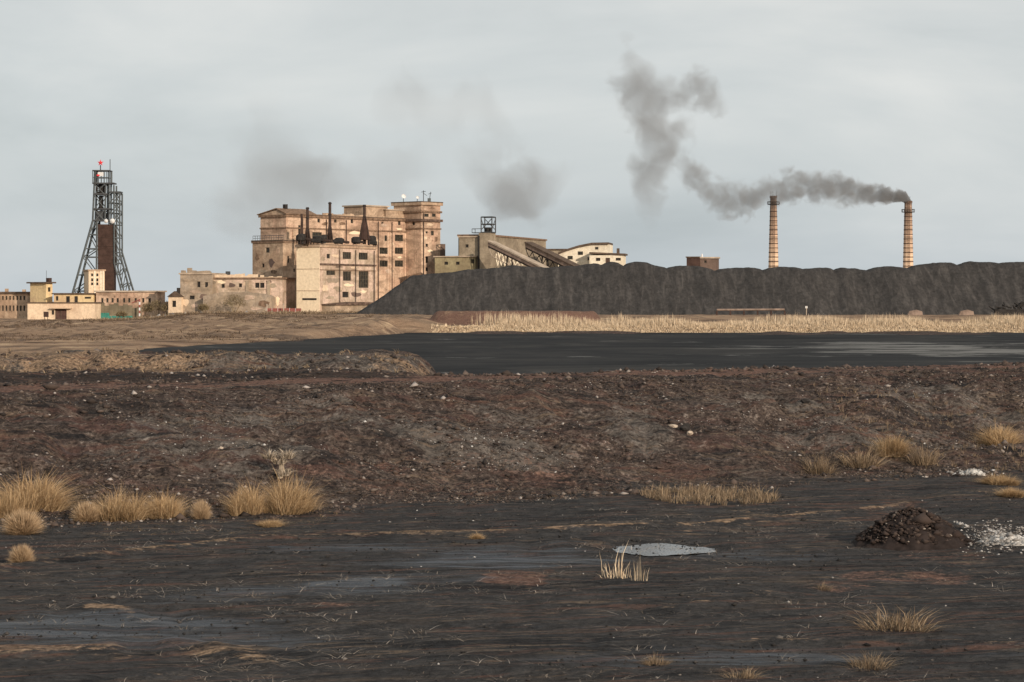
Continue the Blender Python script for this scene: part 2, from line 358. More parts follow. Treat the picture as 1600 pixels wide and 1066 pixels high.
def build_ground():
    a_in = np.radians(np.linspace(-15.5, 15.5, 640)); a_out = np.radians(np.concatenate([np.linspace(16.5, 60, 26), np.linspace(66, 294, 36), np.linspace(300, 343.5, 26)]))
    ang = np.concatenate([a_in, a_out])
    def seq(a, b, d0, d1):
        r = [a]
        while r[-1] < b: t = (r[-1] - a) / (b - a); r.append(r[-1] + d0 + (d1 - d0) * t)
        return r[:-1]
    rr = np.array(seq(3, 33, 4, 1) + seq(33, 70, .17, .3) + seq(70, 124, .15, .2) + seq(124, 150, .16, .4) + seq(150, 350, 1., 2.5) + seq(350, 560, 1.8, 2.2) + seq(560, 1000, 4, 12) + seq(1000, 9000, 40, 900) + [9000.])
    A, R = np.meshgrid(ang, rr); x = R * np.sin(A); y = R * np.cos(A)
    z = height(x, y)
    m = y < 112
    xs, ys = x[m], y[m]; sand = np.zeros(xs.shape); dz = np.zeros(xs.shape)
    for pts, hw, hh, am in TRK:
        wp = [G(*p) for p in pts]; d = seg_d(xs + .25 * fbm(xs * .7, ys * .7, 3, 80), ys + .3 * fbm(xs * .6, ys * .5, 3, 81), wp)
        g = 1 - ss(d, hw * .4, hw * 1.6); br = ss(fbm(xs * .9, ys * .7, 3, 82), -.35, .15)
        sand = np.maximum(sand, g * am * (br if am < 1.2 else .5 + .5 * br)); dz += hh * g
        dz -= hh * .8 * (1 - ss(np.abs(d - hw * 3), 0, hw * 1.5))
    for (px, py, wx, hy, am, s) in [(345, 1012, 70, 10, .9, 1), (60, 1012, 110, 5, .8, 2), (1190, 800, 90, 6, .4, 3), (1590, 690, 40, 9, .5, 4), (1530, 770, 60, 8, .5, 5), (985, 853, 30, 7, .35, 6)]:
        sand = np.maximum(sand, am * ell(xs, ys, px, py, wx, hy, s, 1.1))
    red = np.zeros(xs.shape)
    for (px, py, wx, hy, am, s) in [(805, 908, 60, 11, 1., 11), (1410, 900, 110, 12, .75, 12), (1300, 918, 90, 8, .5, 13), (1050, 880, 60, 8, .4, 14), (560, 945, 90, 6, .4, 15), (1290, 1000, 120, 9, .35, 16), (1480, 870, 80, 14, .5, 17), (300, 870, 90, 10, .35, 18), (860, 935, 70, 5, .5, 19)]:
        red = np.maximum(red, am * ell(xs, ys, px, py, wx, hy, s))
    wet = np.zeros(xs.shape)
    for (px, py, wx, hy, am, s) in [(140, 975, 260, 16, 1., 21), (40, 985, 200, 8, 1., 22), (560, 912, 90, 7, 1., 23), (800, 868, 130, 12, .7, 24), (330, 935, 120, 8, .5, 25), (1000, 1030, 160, 14, .6, 26), (70, 815, 60, 8, .6, 27), (280, 985, 200, 12, .6, 28), (640, 905, 130, 9, .5, 29), (620, 858, 240, 8, .6, 30), (760, 880, 200, 8, .8, 31), (480, 925, 200, 9, .7, 32), (1150, 1030, 200, 12, .6, 33), (1180, 870, 140, 8, .6, 34), (220, 1000, 300, 10, .7, 35)]:
        wet = np.maximum(wet, am * ell(xs, ys, px, py, wx, hy, s, .9))
    pud = ell(xs, ys, *PUD, s=40, soft=1.3); dz -= .22 * pud; dz -= .03 * wet
    zc_ = hgt1(*G(PUD[0], PUD[1])); flat_ = ell(xs, ys, PUD[0], PUD[1], PUD[2] * 1.9, PUD[3] * 1.9, 41, .9) * .8; zm = z[m]; z[m] = zm + (zc_ - zm) * flat_ + dz
    n = len(rr); k = len(ang)
    v = np.stack([x, y, z], -1).reshape(-1, 3)
    i = np.arange(n - 1)[:, None] * k; j = np.arange(k)[None, :]; j2 = (j + 1) % k
    f = np.stack([i + j, i + j2, i + k + j2, i + k + j], -1).reshape(-1, 4)[:, ::-1]
    # masks
    t = (y - yfoot(x)) / 20.
    S = np.zeros(x.shape); S[m] = sand; Rm = np.zeros(x.shape); Rm[m] = red; W = np.zeros(x.shape); W[m] = wet
    bank = ss(t + .22 * fbm(x * .2, y * .2, 4, 90), -.22, .2)                              # brown spoil takes over from coal ground
    f1 = fbm(x * .12, y * .12, 4, 91); f2 = fbm(x * .05 + 3, y * .09, 4, 92)
    road = ss(t, .97, 1.06) * (1 - ss(t, 1.42, 1.6))
    Rm = np.maximum(Rm, 1.0 * road * (.7 + .3 * ss(f1, -.5, .2)))
    Rm = np.maximum(Rm, ss(t, .0, .1) * (1 - ss(t, .25, .55)) * ss(f2 + .25 * f1, -.1, .35) * .55)
    Rm = np.maximum(Rm, ss(t, .1, .3) * (1 - ss(t, .8, 1.)) * ss(fbm(x * .09 + 7, y * .15, 4, 93), .1, .5) * .35)
    ash = .8 * ss(t, .12, .3) * (1 - ss(t, .75, .95)) * ss(fbm(x * .22, y * .3, 4, 94), -.05, .45)
    ash = np.maximum(ash, (t > -.2) * (t < 1) * .95 * ellb(x, y, 760, 703, 150, 3.2, 95)); ash = np.maximum(ash, .95 * ellb(x, y, 1000, 668, 70, 2.5, 96) * (t < 1))
    ash = np.maximum(ash, .8 * ellb(x, y, 340, 700, 190, 3.5, 97) * (t < 1)); ash = np.maximum(ash, .75 * ellb(x, y, 1470, 640, 150, 4., 98) * (t < 1))
    d = pond_in(x, y)
    yl = 131.5
    face = ss(y, 129, 132) * (1 - ss(y, 137, 142)) * (x < 0)
    hollow = ss(t, 1.35, 1.6) * (1 - ss(y, 126, 132)) * (x < 0)
    fld = ss(t, 1.5, 1.7) * ss(y, 131, 140) * np.where(x < -2, 1., 0) * (1 - ss(d, -4, 3))
    fld = np.maximum(fld, ss(y, 500, 508))
    redm = ss(1.2 - (np.abs((x - .5) / 21.5) ** 3 + np.abs((y - 535) / 13.) ** 2), .1, .4) * ss(y, 505, 520)
    Rm = np.maximum(Rm * (1 - fld), redm)
    sx = ss(1 - np.abs(x + 17.5 + .15 * (y - 510)) / 5., 0, .6) * ss(y, 494, 502) * (1 - ss(y, 520, 535))
    S = np.maximum(S, sx); S = np.maximum(S, .8 * ss(y, 496, 499) * (1 - ss(y, 505, 511)) * (x > -16))
    ash = np.maximum(ash, .9 * face); S = np.maximum(S, .95 * face * ss(fbm(x * .3, y * .3, 3, 99), -.3, .3))
    S = np.maximum(S, .6 * ss(fbm(x * .035, y * .05, 4, 101), .15, .45) * ss(y, 380, 430) * fld)
    brown = np.clip(bank * (1 - fld * .0), 0, 1)
    me = np_mesh('ground', v, f, M['ground'], True)
    for nm, a in (('bank', brown), ('field', fld), ('red', Rm), ('sand', S), ('ash', ash), ('wet', W), ('hollow', hollow)):
        at = me.attributes.new(nm, 'FLOAT', 'POINT'); at.data.foreach_set('value', np.clip(a, 0, 1).astype(np.float32).ravel())
    o = link('ground', me); tag(o, 'bare coal blackened ground with brown spoil bank and dry field', 'ground', kind='structure'); return o
def m_ground():
    m, nt, p = newmat('ground_soil'); v = nd(nt, 'ShaderNodeTexCoord').outputs['Object']
    at = lambda n: nd(nt, 'ShaderNodeAttribute', attribute_name=n).outputs['Fac']
    geo = v
    big = noise(nt, geo, .16, 5, .6); mid = noise(nt, geo, 1.4, 6, .65, .3); fine = noise(nt, geo, 6., 5, .7)
    strk = noise(nt, ocoord(nt, (.22, 1.1, .5)), 1., 6, .65, .4)
    c = ramp(nt, mid, [(.28, (.026, .0255, .026)), (.5, (.050, .048, .047)), (.72, (.080, .075, .071))])
    c = mixc(nt, ramp(nt, strk, [(.54, 0.), (.7, .7)]), c, (.080, .064, .052))
    c = mixc(nt, ramp(nt, strk, [(.30, .85), (.45, 0.)]), c, (.023, .0235, .025))
    brk = math_(nt, 'ADD', math_(nt, 'MULTIPLY', noise(nt, ocoord(nt, (.55, 1.5, .8)), 1., 7, .72, .5), .65), math_(nt, 'MULTIPLY', fine, .35))
    spoil = ramp(nt, math_(nt, 'MULTIPLY_ADD', fine, .5, math_(nt, 'MULTIPLY', mid, .5)), [(.38, (.022, .018, .017)), (.48, (.060, .046, .040)), (.56, (.105, .081, .068)), (.64, (.24, .20, .17))])
    spoil = mixc(nt, ramp(nt, noise(nt, ocoord(nt, (.14, .5, .6)), 1., 7, .7, .8), [(.36, .85), (.52, 0.)]), spoil, (.030, .026, .025))
    spoil = mixc(nt, ramp(nt, noise(nt, ocoord(nt, (.11, .42, .5)), 1.3, 6, .68, .8), [(.52, 0.), (.62, .7)]), spoil, (.105, .06, .05))
    spoil = mixc(nt, ramp(nt, noise(nt, ocoord(nt, (.3, .9, .9)), 1.1, 7, .75, .8), [(.57, 0.), (.66, .75)]), spoil, (.17, .14, .115))
    c = mixc(nt, ramp(nt, math_(nt, 'ADD', at('bank'), math_(nt, 'MULTIPLY', math_(nt, 'SUBTRACT', brk, .5), 2.2)), [(.3, 0.), (.75, 1.)]), c, spoil)
    c = mixc(nt, at('hollow'), c, (.04, .031, .027))
    fl = ramp(nt, noise(nt, ocoord(nt, (.05, .10, .3)), 1.3, 8, .74, .6), [(.36, (.09, .058, .042)), (.45, (.24, .16, .105)), (.57, (.37, .255, .165)), (.68, (.58, .43, .275))])
    fl = mixc(nt, ramp(nt, noise(nt, ocoord(nt, (.16, .035, .3)), 1., 7, .7, .5), [(.52, 0.), (.62, .7)]), fl, (.10, .074, .058))
    c = mixc(nt, at('field'), c, fl)
    mask = lambda a, lo, hi: math_(nt, 'MULTIPLY', at(a), ramp(nt, mid, [(lo, 0.), (hi, 1.)]))
    def thr(a, k):
        av = at(a); return ramp(nt, math_(nt, 'ADD', math_(nt, 'MULTIPLY', av, 1.0), math_(nt, 'MULTIPLY', math_(nt, 'SUBTRACT', brk, .56), k * 4)), [(.30, 0.), (.72, 1.)])
    c = mixc(nt, math_(nt, 'MULTIPLY', thr('ash', 1.0), .8), c, ramp(nt, mid, [(.3, (.075, .066, .058)), (.55, (.14, .125, .11)), (.75, (.26, .235, .21))]))
    c = mixc(nt, thr('red', .9), c, ramp(nt, fine, [(.3, (.11, .060, .046)), (.7, (.21, .13, .10))]))
    c = mixc(nt, thr('sand', 1.1), c, ramp(nt, fine, [(.3, (.17, .115, .075)), (.7, (.34, .24, .16))]))
    wf0 = ramp(nt, math_(nt, 'ADD', at('wet'), math_(nt, 'MULTIPLY', math_(nt, 'SUBTRACT', noise(nt, ocoord(nt, (.3, 2.0, .5)), 1., 6, .68, .8), .5), 3.)), [(.25, 0.), (1., 1.)])
    wisp = noise(nt, ocoord(nt, (.30, 2.0, 1.), -12), 1., 8, .75, 1.2); notfld = math_(nt, 'SUBTRACT', 1., at('field'))
    c = mixc(nt, math_(nt, 'MULTIPLY', ramp(nt, wisp, [(.555, 0.), (.64, .85)]), notfld), c, (.16, .12, .088))
    c = mixc(nt, math_(nt, 'MULTIPLY', ramp(nt, noise(nt, ocoord(nt, (.22, 1.4, 1.), -18), 1., 7, .7, 1.), [(.54, 0.), (.64, .75)]), notfld), c, (.13, .074, .056))
    c = mixc(nt, math_(nt, 'MULTIPLY', ramp(nt, noise(nt, ocoord(nt, (.12, .8, 1.), -14), 1., 7, .72, 1.), [(.36, .85), (.46, 0.)]), notfld), c, (.017, .0175, .019))
    speck = noise(nt, ocoord(nt, (2.4, 4.2, 3.)), 1., 3, .7)
    c = mixc(nt, ramp(nt, speck, [(.68, 0.), (.73, .75)]), c, (.24, .20, .165))
    c = mixc(nt, ramp(nt, speck, [(.27, .8), (.33, 0.)]), c, (.016, .015, .015))
    c = mixc(nt, math_(nt, 'MULTIPLY', wf0, .8), c, (.018, .023, .031))
    c = mixc(nt, .6, c, mixc(nt, 1., c, ramp(nt, fine, [(.3, .35), (.7, 1.65)]), 'MULTIPLY'))
    nt.links.new(c, p.inputs['Base Color'])
    wf = wf0
    nt.links.new(math_(nt, 'MULTIPLY_ADD', wf, -.5, .95), p.inputs['Roughness'])
    nt.links.new(math_(nt, 'MULTIPLY_ADD', wf, .32, .06), p.inputs['Specular IOR Level'])
    bump(nt, p, math_(nt, 'ADD', mid, math_(nt, 'MULTIPLY', fine, .6)), 1., .22)
    return m
M['ground'] = m_ground()
build_ground()

# slurry pond
def m_pond():
    m, nt, p = newmat('coal_slurry'); v = ocoord(nt, (.02, .022, 1.)); n = noise(nt, v, 1.6, 8, .72, .8)
    v2 = ocoord(nt, (.035, .055, 1.)); n2 = noise(nt, v2, 1., 8, .75, .8)
    c = ramp(nt, n, [(.34, (.012, .0125, .013)), (.5, (.026, .026, .026)), (.64, (.048, .045, .041))])
    sepn = nd(nt, 'ShaderNodeSeparateXYZ'); nt.links.new(nd(nt, 'ShaderNodeTexCoord').outputs['Object'], sepn.inputs[0])
    ex = math_(nt, 'DIVIDE', math_(nt, 'SUBTRACT', sepn.outputs[0], 58.), 42.); ey = math_(nt, 'DIVIDE', math_(nt, 'SUBTRACT', sepn.outputs[1], 330.), 85.)
    rr_ = math_(nt, 'SQRT', math_(nt, 'ADD', math_(nt, 'MULTIPLY', ex, ex), math_(nt, 'MULTIPLY', ey, ey)))
    rgt = ramp(nt, rr_, [(.2, 1.), (1.25, .0)])
    salt = ramp(nt, math_(nt, 'ADD', n2, math_(nt, 'MULTIPLY', rgt, .16)), [(.60, 0.), (.67, 1.)])
    c = mixc(nt, math_(nt, 'MULTIPLY', salt, .8), c, (.22, .215, .20))
    nt.links.new(c, p.inputs['Base Color']); p.inputs['Roughness'].default_value = .8; p.inputs['Specular IOR Level'].default_value = .03
    return m
M['pond'] = m_pond()
b = MB(); rows = []
for yy in np.linspace(118, 500, 40):
    x0 = float(np.interp(yy, SHY, SHX)) - 4; rows.append([(x0 if yy > 150 else -30, yy), (260, yy)])
for (a0, a1), (c0, c1) in zip(rows[:-1], rows[1:]): b.quad((*a0, -.02), (*a1, -.02), (*c1, -.02), (*c0, -.02))
tag(b.build('slurry_pond', M['pond']), 'flat black coal slurry pond behind the spoil bank', 'pond', kind='structure')
# puddle
def m_water():
    m, nt, p = newmat('puddle_water'); p.inputs['Base Color'].default_value = (.03, .035, .04, 1); p.inputs['Roughness'].default_value = .06
    p.inputs['Specular IOR Level'].default_value = .5; p.inputs['IOR'].default_value = 1.33
    bump(nt, p, noise(nt, ocoord(nt), 5., 2), .02, .01); return m
M['water'] = m_water()
X, Y = G(PUD[0], PUD[1]); b = MB(); pp = []
zp = float(height(np.array([X]), np.array([Y]))[0]) - .10
sx = PUD[2] / F * Y; sy = G(PUD[0], PUD[1] - PUD[3])[1] - Y
for i in range(120):
    t = 2 * pi * i / 120; r = 1.02 + .35 * float(fbm(np.array([cos(t) * 1.2 + 5]), np.array([sin(t) * 1.2 + 2]), 3, 601)[0]) + .14 * float(fbm(np.array([cos(t) * 5]), np.array([sin(t) * 5]), 3, 602)[0])
    pp.append((X + sx * r * cos(t) * (1.15 if cos(t) > 0 else .9), Y + sy * r * sin(t) * (1 - .35 * max(0, cos(t))), zp))
b.v = pp; b.f = [tuple(range(120))]
tag(b.build('puddle', M['water']), 'shallow rain puddle mirroring the pale sky', 'puddle', kind='structure')

# ------------------------------------------------------------------ coal heap
def m_heap():
    m, nt, p = newmat('coal_heap'); v = ocoord(nt)
    n = noise(nt, ocoord(nt, (.55, .10, .12)), 1., 7, .74, .7); f = noise(nt, v, .8, 6, .7)
    c = ramp(nt, n, [(.3, (.034, .033, .032)), (.5, (.050, .047, .045)), (.66, (.082, .076, .071)), (.78, (.13, .12, .11))])
    c = mixc(nt, 1., c, ramp(nt, f, [(.25, .65), (.75, 1.35)]), 'MULTIPLY')
    nt.links.new(c, p.inputs['Base Color']); p.inputs['Specular IOR Level'].default_value = .05; bump(nt, p, f, .6, .5); return m
M['heap'] = m_heap()
CR = [(480, 492), (558, 489), (600, 461), (642, 431), (690, 426), (745, 421), (800, 415), (860, 417), (905, 414), (940, 411), (985, 411), (1060, 415), (1130, 419), (1200, 418), (1270, 420), (1330, 419), (1400, 417), (1450, 412), (1520, 408), (1600, 410), (1750, 413), (2000, 420), (2100, 470)]
def build_heap():
    YC = 668.; xs = np.arange(PX(480, YC), PX(2100, YC), .55); ys = np.concatenate([np.arange(636, 672, .6), np.arange(672, 704, 1.6)])
    X, Yg = np.meshgrid(xs, ys); px = X / YC * F + HX
    top = CZ - (np.interp(px, [c[0] for c in CR], [c[1] for c in CR]) - HY) / F * YC
    sc_ = ss(px, 870, 1000)
    cone = np.abs(np.sin(px * pi / 62 + 2.6 * fbm(px * .008, px * 0, 3, 201)))
    top = top + sc_ * (2.3 * (np.sqrt(cone) - .72) * (.6 + .5 * fbm(px * .02, px * 0, 2, 207))) + .4 * fbm(px * .03, px * 0 + 5, 4, 202)
    toe = 645 + 2.2 * fbm(X * .07, X * 0 + 1, 3, 203) + 2.6 * np.abs(fbm(X * .11, Yg * .015, 3, 208)) + 1.1 * np.abs(fbm(X * .3 + Yg * .15, Yg * .07, 4, 204))
    front = 3 + (Yg - toe) * (.66 + .05 * fbm(X * .06, X * 0, 2, 205)); rear = 3 + (702 - Yg) * .8
    top = top - .02 * np.abs(Yg - YC) ** 1.3
    k_ = .6; z = -k_ * np.log(np.exp(-np.clip(front, -20, 60) / k_) + np.exp(-np.clip(top, -20, 60) / k_) + np.exp(-np.clip(rear, -20, 60) / k_))
    z = z + .22 * fbm(X * .7, Yg * .7, 4, 206, .6)
    z = np.maximum(z, 2.2)
    n, k = X.shape; v = np.stack([X, Yg, z], -1).reshape(-1, 3); i = np.arange(n - 1)[:, None] * k; j = np.arange(k - 1)[None, :]
    f = np.stack([i + j, i + j + 1, i + k + j + 1, i + k + j], -1).reshape(-1, 4)
    keep = z.reshape(-1)[f].max(1) > 2.25
    o = link('coal_heap', np_mesh('coal_heap', v, f[keep], M['heap'], True))
    tag(o, 'long grey black coal heap with scalloped crest stretching to the right', 'coal heap')
build_heap()

# ------------------------------------------------------------------ buildings
class Bld:
    """corner nearest the camera at photo x pc, depth Y; right face along local +x (y=0), left face along local +y (x=0)"""
    def __init__(s, name, label, cat, pc, Y, th, zb=3., group=None):
        s.th = radians(th); s.S = sin(s.th); s.C = cos(s.th); s.O = (PX(pc, Y), Y); s.zb = zb
        s.root = thing(name, label, cat, (s.O[0], Y, zb), pi / 2 - s.th, group)
    def rx(s, p, y0=0):
        ox, oy = s.O[0] - y0 * s.C, s.O[1] + y0 * s.S; k = (p - HX) / F; return (k * oy - ox) / (s.S - k * s.C)
    def ly(s, p, x0=0):
        ox, oy = s.O[0] + x0 * s.S, s.O[1] + x0 * s.C; k = (p - HX) / F; return (ox - k * oy) / (s.C + k * s.S)
    def rz(s, p, py, y0=0): return PZ(py, s.O[1] + y0 * s.S + s.rx(p, y0) * s.C) - s.zb
    def lz(s, p, py, x0=0): return PZ(py, s.O[1] + x0 * s.C + s.ly(p, x0) * s.S) - s.zb
    def ro(s, p0, t, p1, b_, y0=0, st='w'):                    # opening on the right face from photo pixels
        pm = (p0 + p1) / 2; return (s.rx(p0, y0), s.rx(p1, y0), s.rz(pm, b_, y0), s.rz(pm, t, y0), st)
    def lo(s, p0, t, p1, b_, x0=0, st='w'):
        pm = (p0 + p1) / 2; return (s.ly(p1, x0), s.ly(p0, x0), s.lz(pm, b_, x0), s.lz(pm, t, x0), st)
    def vol(s, x0, x1, y0, y1, z0, z1, mat, ro=(), lo=(), name='wall', dep=.4, gable=None):
        b = MB()
        def face(a0, a1, ops, P):
            us = sorted({a0, a1, *[o[0] for o in ops], *[o[1] for o in ops]}); zs = sorted({z0, z1, *[o[2] for o in ops], *[o[3] for o in ops]})
            us = [u for u in us if a0 <= u <= a1]; zs = [q for q in zs if z0 <= q <= z1]
            for u0, u1 in zip(us[:-1], us[1:]):
                for q0, q1 in zip(zs[:-1], zs[1:]):
                    um, qm = (u0 + u1) / 2, (q0 + q1) / 2
                    if any(o[0] < um < o[1] and o[2] < qm < o[3] for o in ops): continue
                    b.quad(P(u0, q0, 0), P(u1, q0, 0), P(u1, q1, 0), P(u0, q1, 0))
            for o in ops:
                u0, u1, q0, q1 = o[:4]
                for (a, c) in (((u0, q0), (u1, q0)), ((u1, q0), (u1, q1)), ((u1, q1), (u0, q1)), ((u0, q1), (u0, q0))):
                    b.quad(P(*a, 0), P(*a, dep), P(*c, dep), P(*c, 0))
        PR = lambda u, q, d: (u, y0 + d, q); PL = lambda u, q, d: (x0 + d, u, q)
        face(x0, x1, ro, PR); face(y0, y1, lo, lambda u, q, d: PL(u, q, d))
        b.quad((x1, y0, z0), (x1, y1, z0), (x1, y1, z1), (x1, y0, z1)); b.quad((x1, y1, z0), (x0, y1, z0), (x0, y1, z1), (x1, y1, z1))
        b.quad((x0, y0, z1), (x1, y0, z1), (x1, y1, z1), (x0, y1, z1))
        o = b.build(name, M[mat], s.root)
        for op in ro: s.win(op, PR, dep)
        for op in lo: s.win(op, PL, dep)
        return o
    def win(s, op, P, dep):
        u0, u1, q0, q1, st = op; d0 = dep * .55; W = u1 - u0; H = q1 - q0; fr = MB()
        def bar(a0, a1, c0, c1, da, db):
            p = [P(a0, c0, da), P(a1, c0, da), P(a1, c1, da), P(a0, c1, da), P(a0, c0, db), P(a1, c0, db), P(a1, c1, db), P(a0, c1, db)]
            n = len(fr.v); fr.v += p; fr.f += [tuple(n + i for i in q) for q in ((0, 1, 2, 3), (4, 7, 6, 5), (0, 4, 5, 1), (1, 5, 6, 2), (2, 6, 7, 3), (3, 7, 4, 0))]
        th = .12 if st != 'd' else .18
        e = .004
        bar(u0 + e, u1 - e, q0 + e, q0 + th, d0, dep - .02); bar(u0 + e, u1 - e, q1 - th, q1 - e, d0, dep - .02)
        bar(u0 + e, u0 + th, q0 + th, q1 - th, d0, dep - .02); bar(u1 - th, u1 - e, q0 + th, q1 - th, d0, dep - .02)
        if st == 'w':
            nx = max(1, int(W / 1.3)); nz = max(1, int(H / 1.2))
            for i in range(1, nx): c = u0 + W * i / nx; bar(c - .05, c + .05, q0 + th, q1 - th, d0 + .02, dep - .04)
            for i in range(1, nz): c = q0 + H * i / nz; bar(u0 + th, u1 - th, c - .05, c + .05, d0 + .03, dep - .05)
        elif st == 'd':
            c = (u0 + u1) / 2; bar(c - .06, c + .06, q0 + th, q1 - th, d0, dep - .05)
        w_ = fr.build('door' if st == 'd' else 'window', M['frame'], s.root)
        pn = MB(); pn.quad(P(u0, q0, dep), P(u1, q0, dep), P(u1, q1, dep), P(u0, q1, dep))
        pn.build('door_leaf' if st == 'd' else 'pane', M['door'] if st == 'd' else M['dark'] if st == 'x' else M['glass'], w_)
    def band(s, x0, x1, y0, y1, z, h=.6, out=.35, mat='trim', name='cornice'):       # ring round a volume's top or storey
        b = MB()
        b.box(x0 - out, x1 + out, y0 - out, y0 - .003, z, z + h); b.box(x0 - out, x0 - .003, y0 - .003, y1 + out, z, z + h)
        return b.build(name, M[mat], s.root)
    def slab(s, x0, x1, y0, y1, z, h=.4, out=.5, mat='roof', name='roof'):
        b = MB(); b.box(x0 - out, x1 + out, y0 - out, y1 + out, z + .003, z + h); return b.build(name, M[mat], s.root)
    def ragged(s, a0, a1, fix, z, seed, mat, axis='x', th=.35, amp=.9, step=.8):
        r = random.Random(seed); b = MB(); u = a0; pts = []; h = .4
        while u < a1:
            h = .1 + amp * max(0., r.gauss(.35, .35)) if r.random() < .6 else h; w_ = min(step * r.uniform(.5, 2.2), a1 - u)
            pts += [(u, z + .004 + h), (u + w_ - .02, z + .004 + max(.05, h + r.uniform(-.15, .15)))]; u += w_
        poly = [(a0, z + .004)] + pts + [(a1, z + .004)]
        (b.prism if axis == 'x' else b.prismx)(poly, fix, fix + th); return b.build('ragged_parapet', M[mat], s.root)
    def pipe(s, x, y, z0, z1, r=.14, mat='rustdark'): g = MB(); g.tube((x, y, z0), (x, y, z1), r, None, 6); g.build('downpipe', M[mat], s.root)
    def scar(s, p, py, wp, hp, seed, mat, y0=0, face='r', x0=0):
        # patch of coarser render standing a little proud, ragged outline
        r = random.Random(seed); g = MB(); n = 11; c = []
        if face == 'r': u, z, k = s.rx(p, y0), s.rz(p, py, y0), 780 / F / s.S
        else: u, z, k = s.ly(p, x0), s.lz(p, py, x0), 780 / F / s.C
        for i in range(n): t = 2 * pi * i / n; q = r.uniform(.55, 1.15); c.append((u + wp / 2 * k * q * cos(t), z + hp / 2 * 780 / F * q * sin(t)))
        if face == 'r': g.prism(c, y0 - .06, y0 - .004)
        else: g.prismx(c, x0 - .06, x0 - .004)
        g.build('plaster_scar', M[mat], s.root)
    def part(s, name, mat, b): return b.build(name, M[mat], s.root)

# --- the big coal washery block: gabled slab, low wing, stair tower
B = Bld('washery_building', 'tall tan washery block with stair tower, cornices and large factory windows', 'building', 447, 780, 40)
xe = B.rx(634); zt = B.rz(447, 336); ya = B.ly(407)
rw = [B.ro(617, 367, 630, 377), B.ro(601, 368, 605, 377), B.ro(593, 387, 606, 397), B.ro(617, 387, 630, 397), B.ro(593, 407, 606, 417), B.ro(617, 407, 630, 417),
      B.ro(622, 346, 626, 352, st='x'), B.ro(466, 352, 470, 369, st='x'), B.ro(496, 342, 500, 348, st='x'), B.ro(522, 343, 526, 348, st='x'), B.ro(488, 363, 503, 374), B.ro(478, 343, 482, 349, st='x'),
      B.ro(548, 343, 552, 349, st='x'), B.ro(596, 347, 599, 352, st='x')]
lw = [B.lo(411, 383, 417, 392, st='w')]
B.vol(0, xe, 0, ya, 0, zt, 'tan', rw, [])
B.band(0, xe - .4, 0, ya, zt - .6, .8, .55, 'trim'); B.band(0, xe - .4, 0, ya, zt - 4.6, .45, .25, 'trim', 'string_course')
g = MB(); pk = B.ly(434); zp_ = B.lz(434, 328)
g.prismx([(-.6, zt + .2), (ya + .6, zt + .2), (pk, zp_)], -.5, 14); B.part('gable', 'tan2', g)
g = MB(); g.prismx([(-.9, zt + .22), (pk, zp_ + .25), (ya + .9, zt + .22), (ya + .9, zt + .5), (pk, zp_ + .6), (-.9, zt + .5)], -.9, 14.2); B.part('gable_roof', 'trim', g)
g = MB(); g.box(3, 4.2, pk - .6, pk + .6, zp_ + .3, zp_ + 2.0); B.part('roof_vent', 'dark', g)
B.slab(14.3, xe - .5, 0, ya, zt, .5, .3)
x0, x1 = B.rx(574), B.rx(612); zr = B.rz(592, 323)
B.vol(x0, x1, 2, ya - 1, zt + .51, zr, 'tan2', name='penthouse_wall'); B.slab(x0, x1, 2, ya - 1, zr, .5, .5, 'roofpale', 'penthouse_roof')
x0, x1 = B.rx(606), B.rx(640); zr2 = B.rz(620, 329); B.vol(x0, x1, 1, ya - 2, zt + .52, zr2, 'tan2', name='penthouse_wall'); B.slab(x0, x1, 1, ya - 2, zr2, .4, .4, 'roofpale', 'penthouse_roof')
# vertical pilasters on the gable side
for p in (449.5, 459):
    g = MB(); xx = B.rx(p); g.box(xx - .7, xx + .7, -.35, -.003, 0, zt - 5); B.part('pilaster', 'tan2', g)
for p in (585, 610, 632.5):
    g = MB(); xx = B.rx(p); g.box(xx - .45, xx + .45, -.25, -.003, 0, zt - 5); B.part('pilaster', 'tan', g)
# low wing in front of the gable
yw = -4.0
xw = -5.; k0 = B.rx(442, yw)
xw = B.rx(442, yw); zw = B.rz(442, 377, yw); yl_ = B.ly(394.5, xw)
wr = [B.ro(449, 400, 452, 411, yw, 'x'), B.ro(458.5, 420, 461, 425, yw, 'x'), B.ro(457, 438, 462, 455, yw), B.ro(449, 455, 452, 462, yw, 'x')]
wl_ = [B.lo(415, 387, 421, 395, xw), B.lo(409, 412, 413, 418, xw, 'x')]
B.vol(xw, 20, yw, yl_, 0, zw, 'tan2', wr, wl_, 'wing_wall'); B.slab(xw, 20, yw, yl_, zw, .5, .35, 'roof', 'wing_roof'); B.band(xw, 20, yw, yl_, zw - .5, .5, .3, 'trim')
g = MB()
for i in range(14): g.beam((xw + .2, yw + (yl_ - yw) * i / 13, zw + .5), (xw + .2, yw + (yl_ - yw) * i / 13, zw + 2), .12)
g.beam((xw + .2, yw, zw + 2), (xw + .2, yl_, zw + 2), .12); g.beam((xw + .2, yw, zw + 1.2), (xw + .2, yl_, zw + 1.2), .1); B.part('roof_rail', 'steel', g)
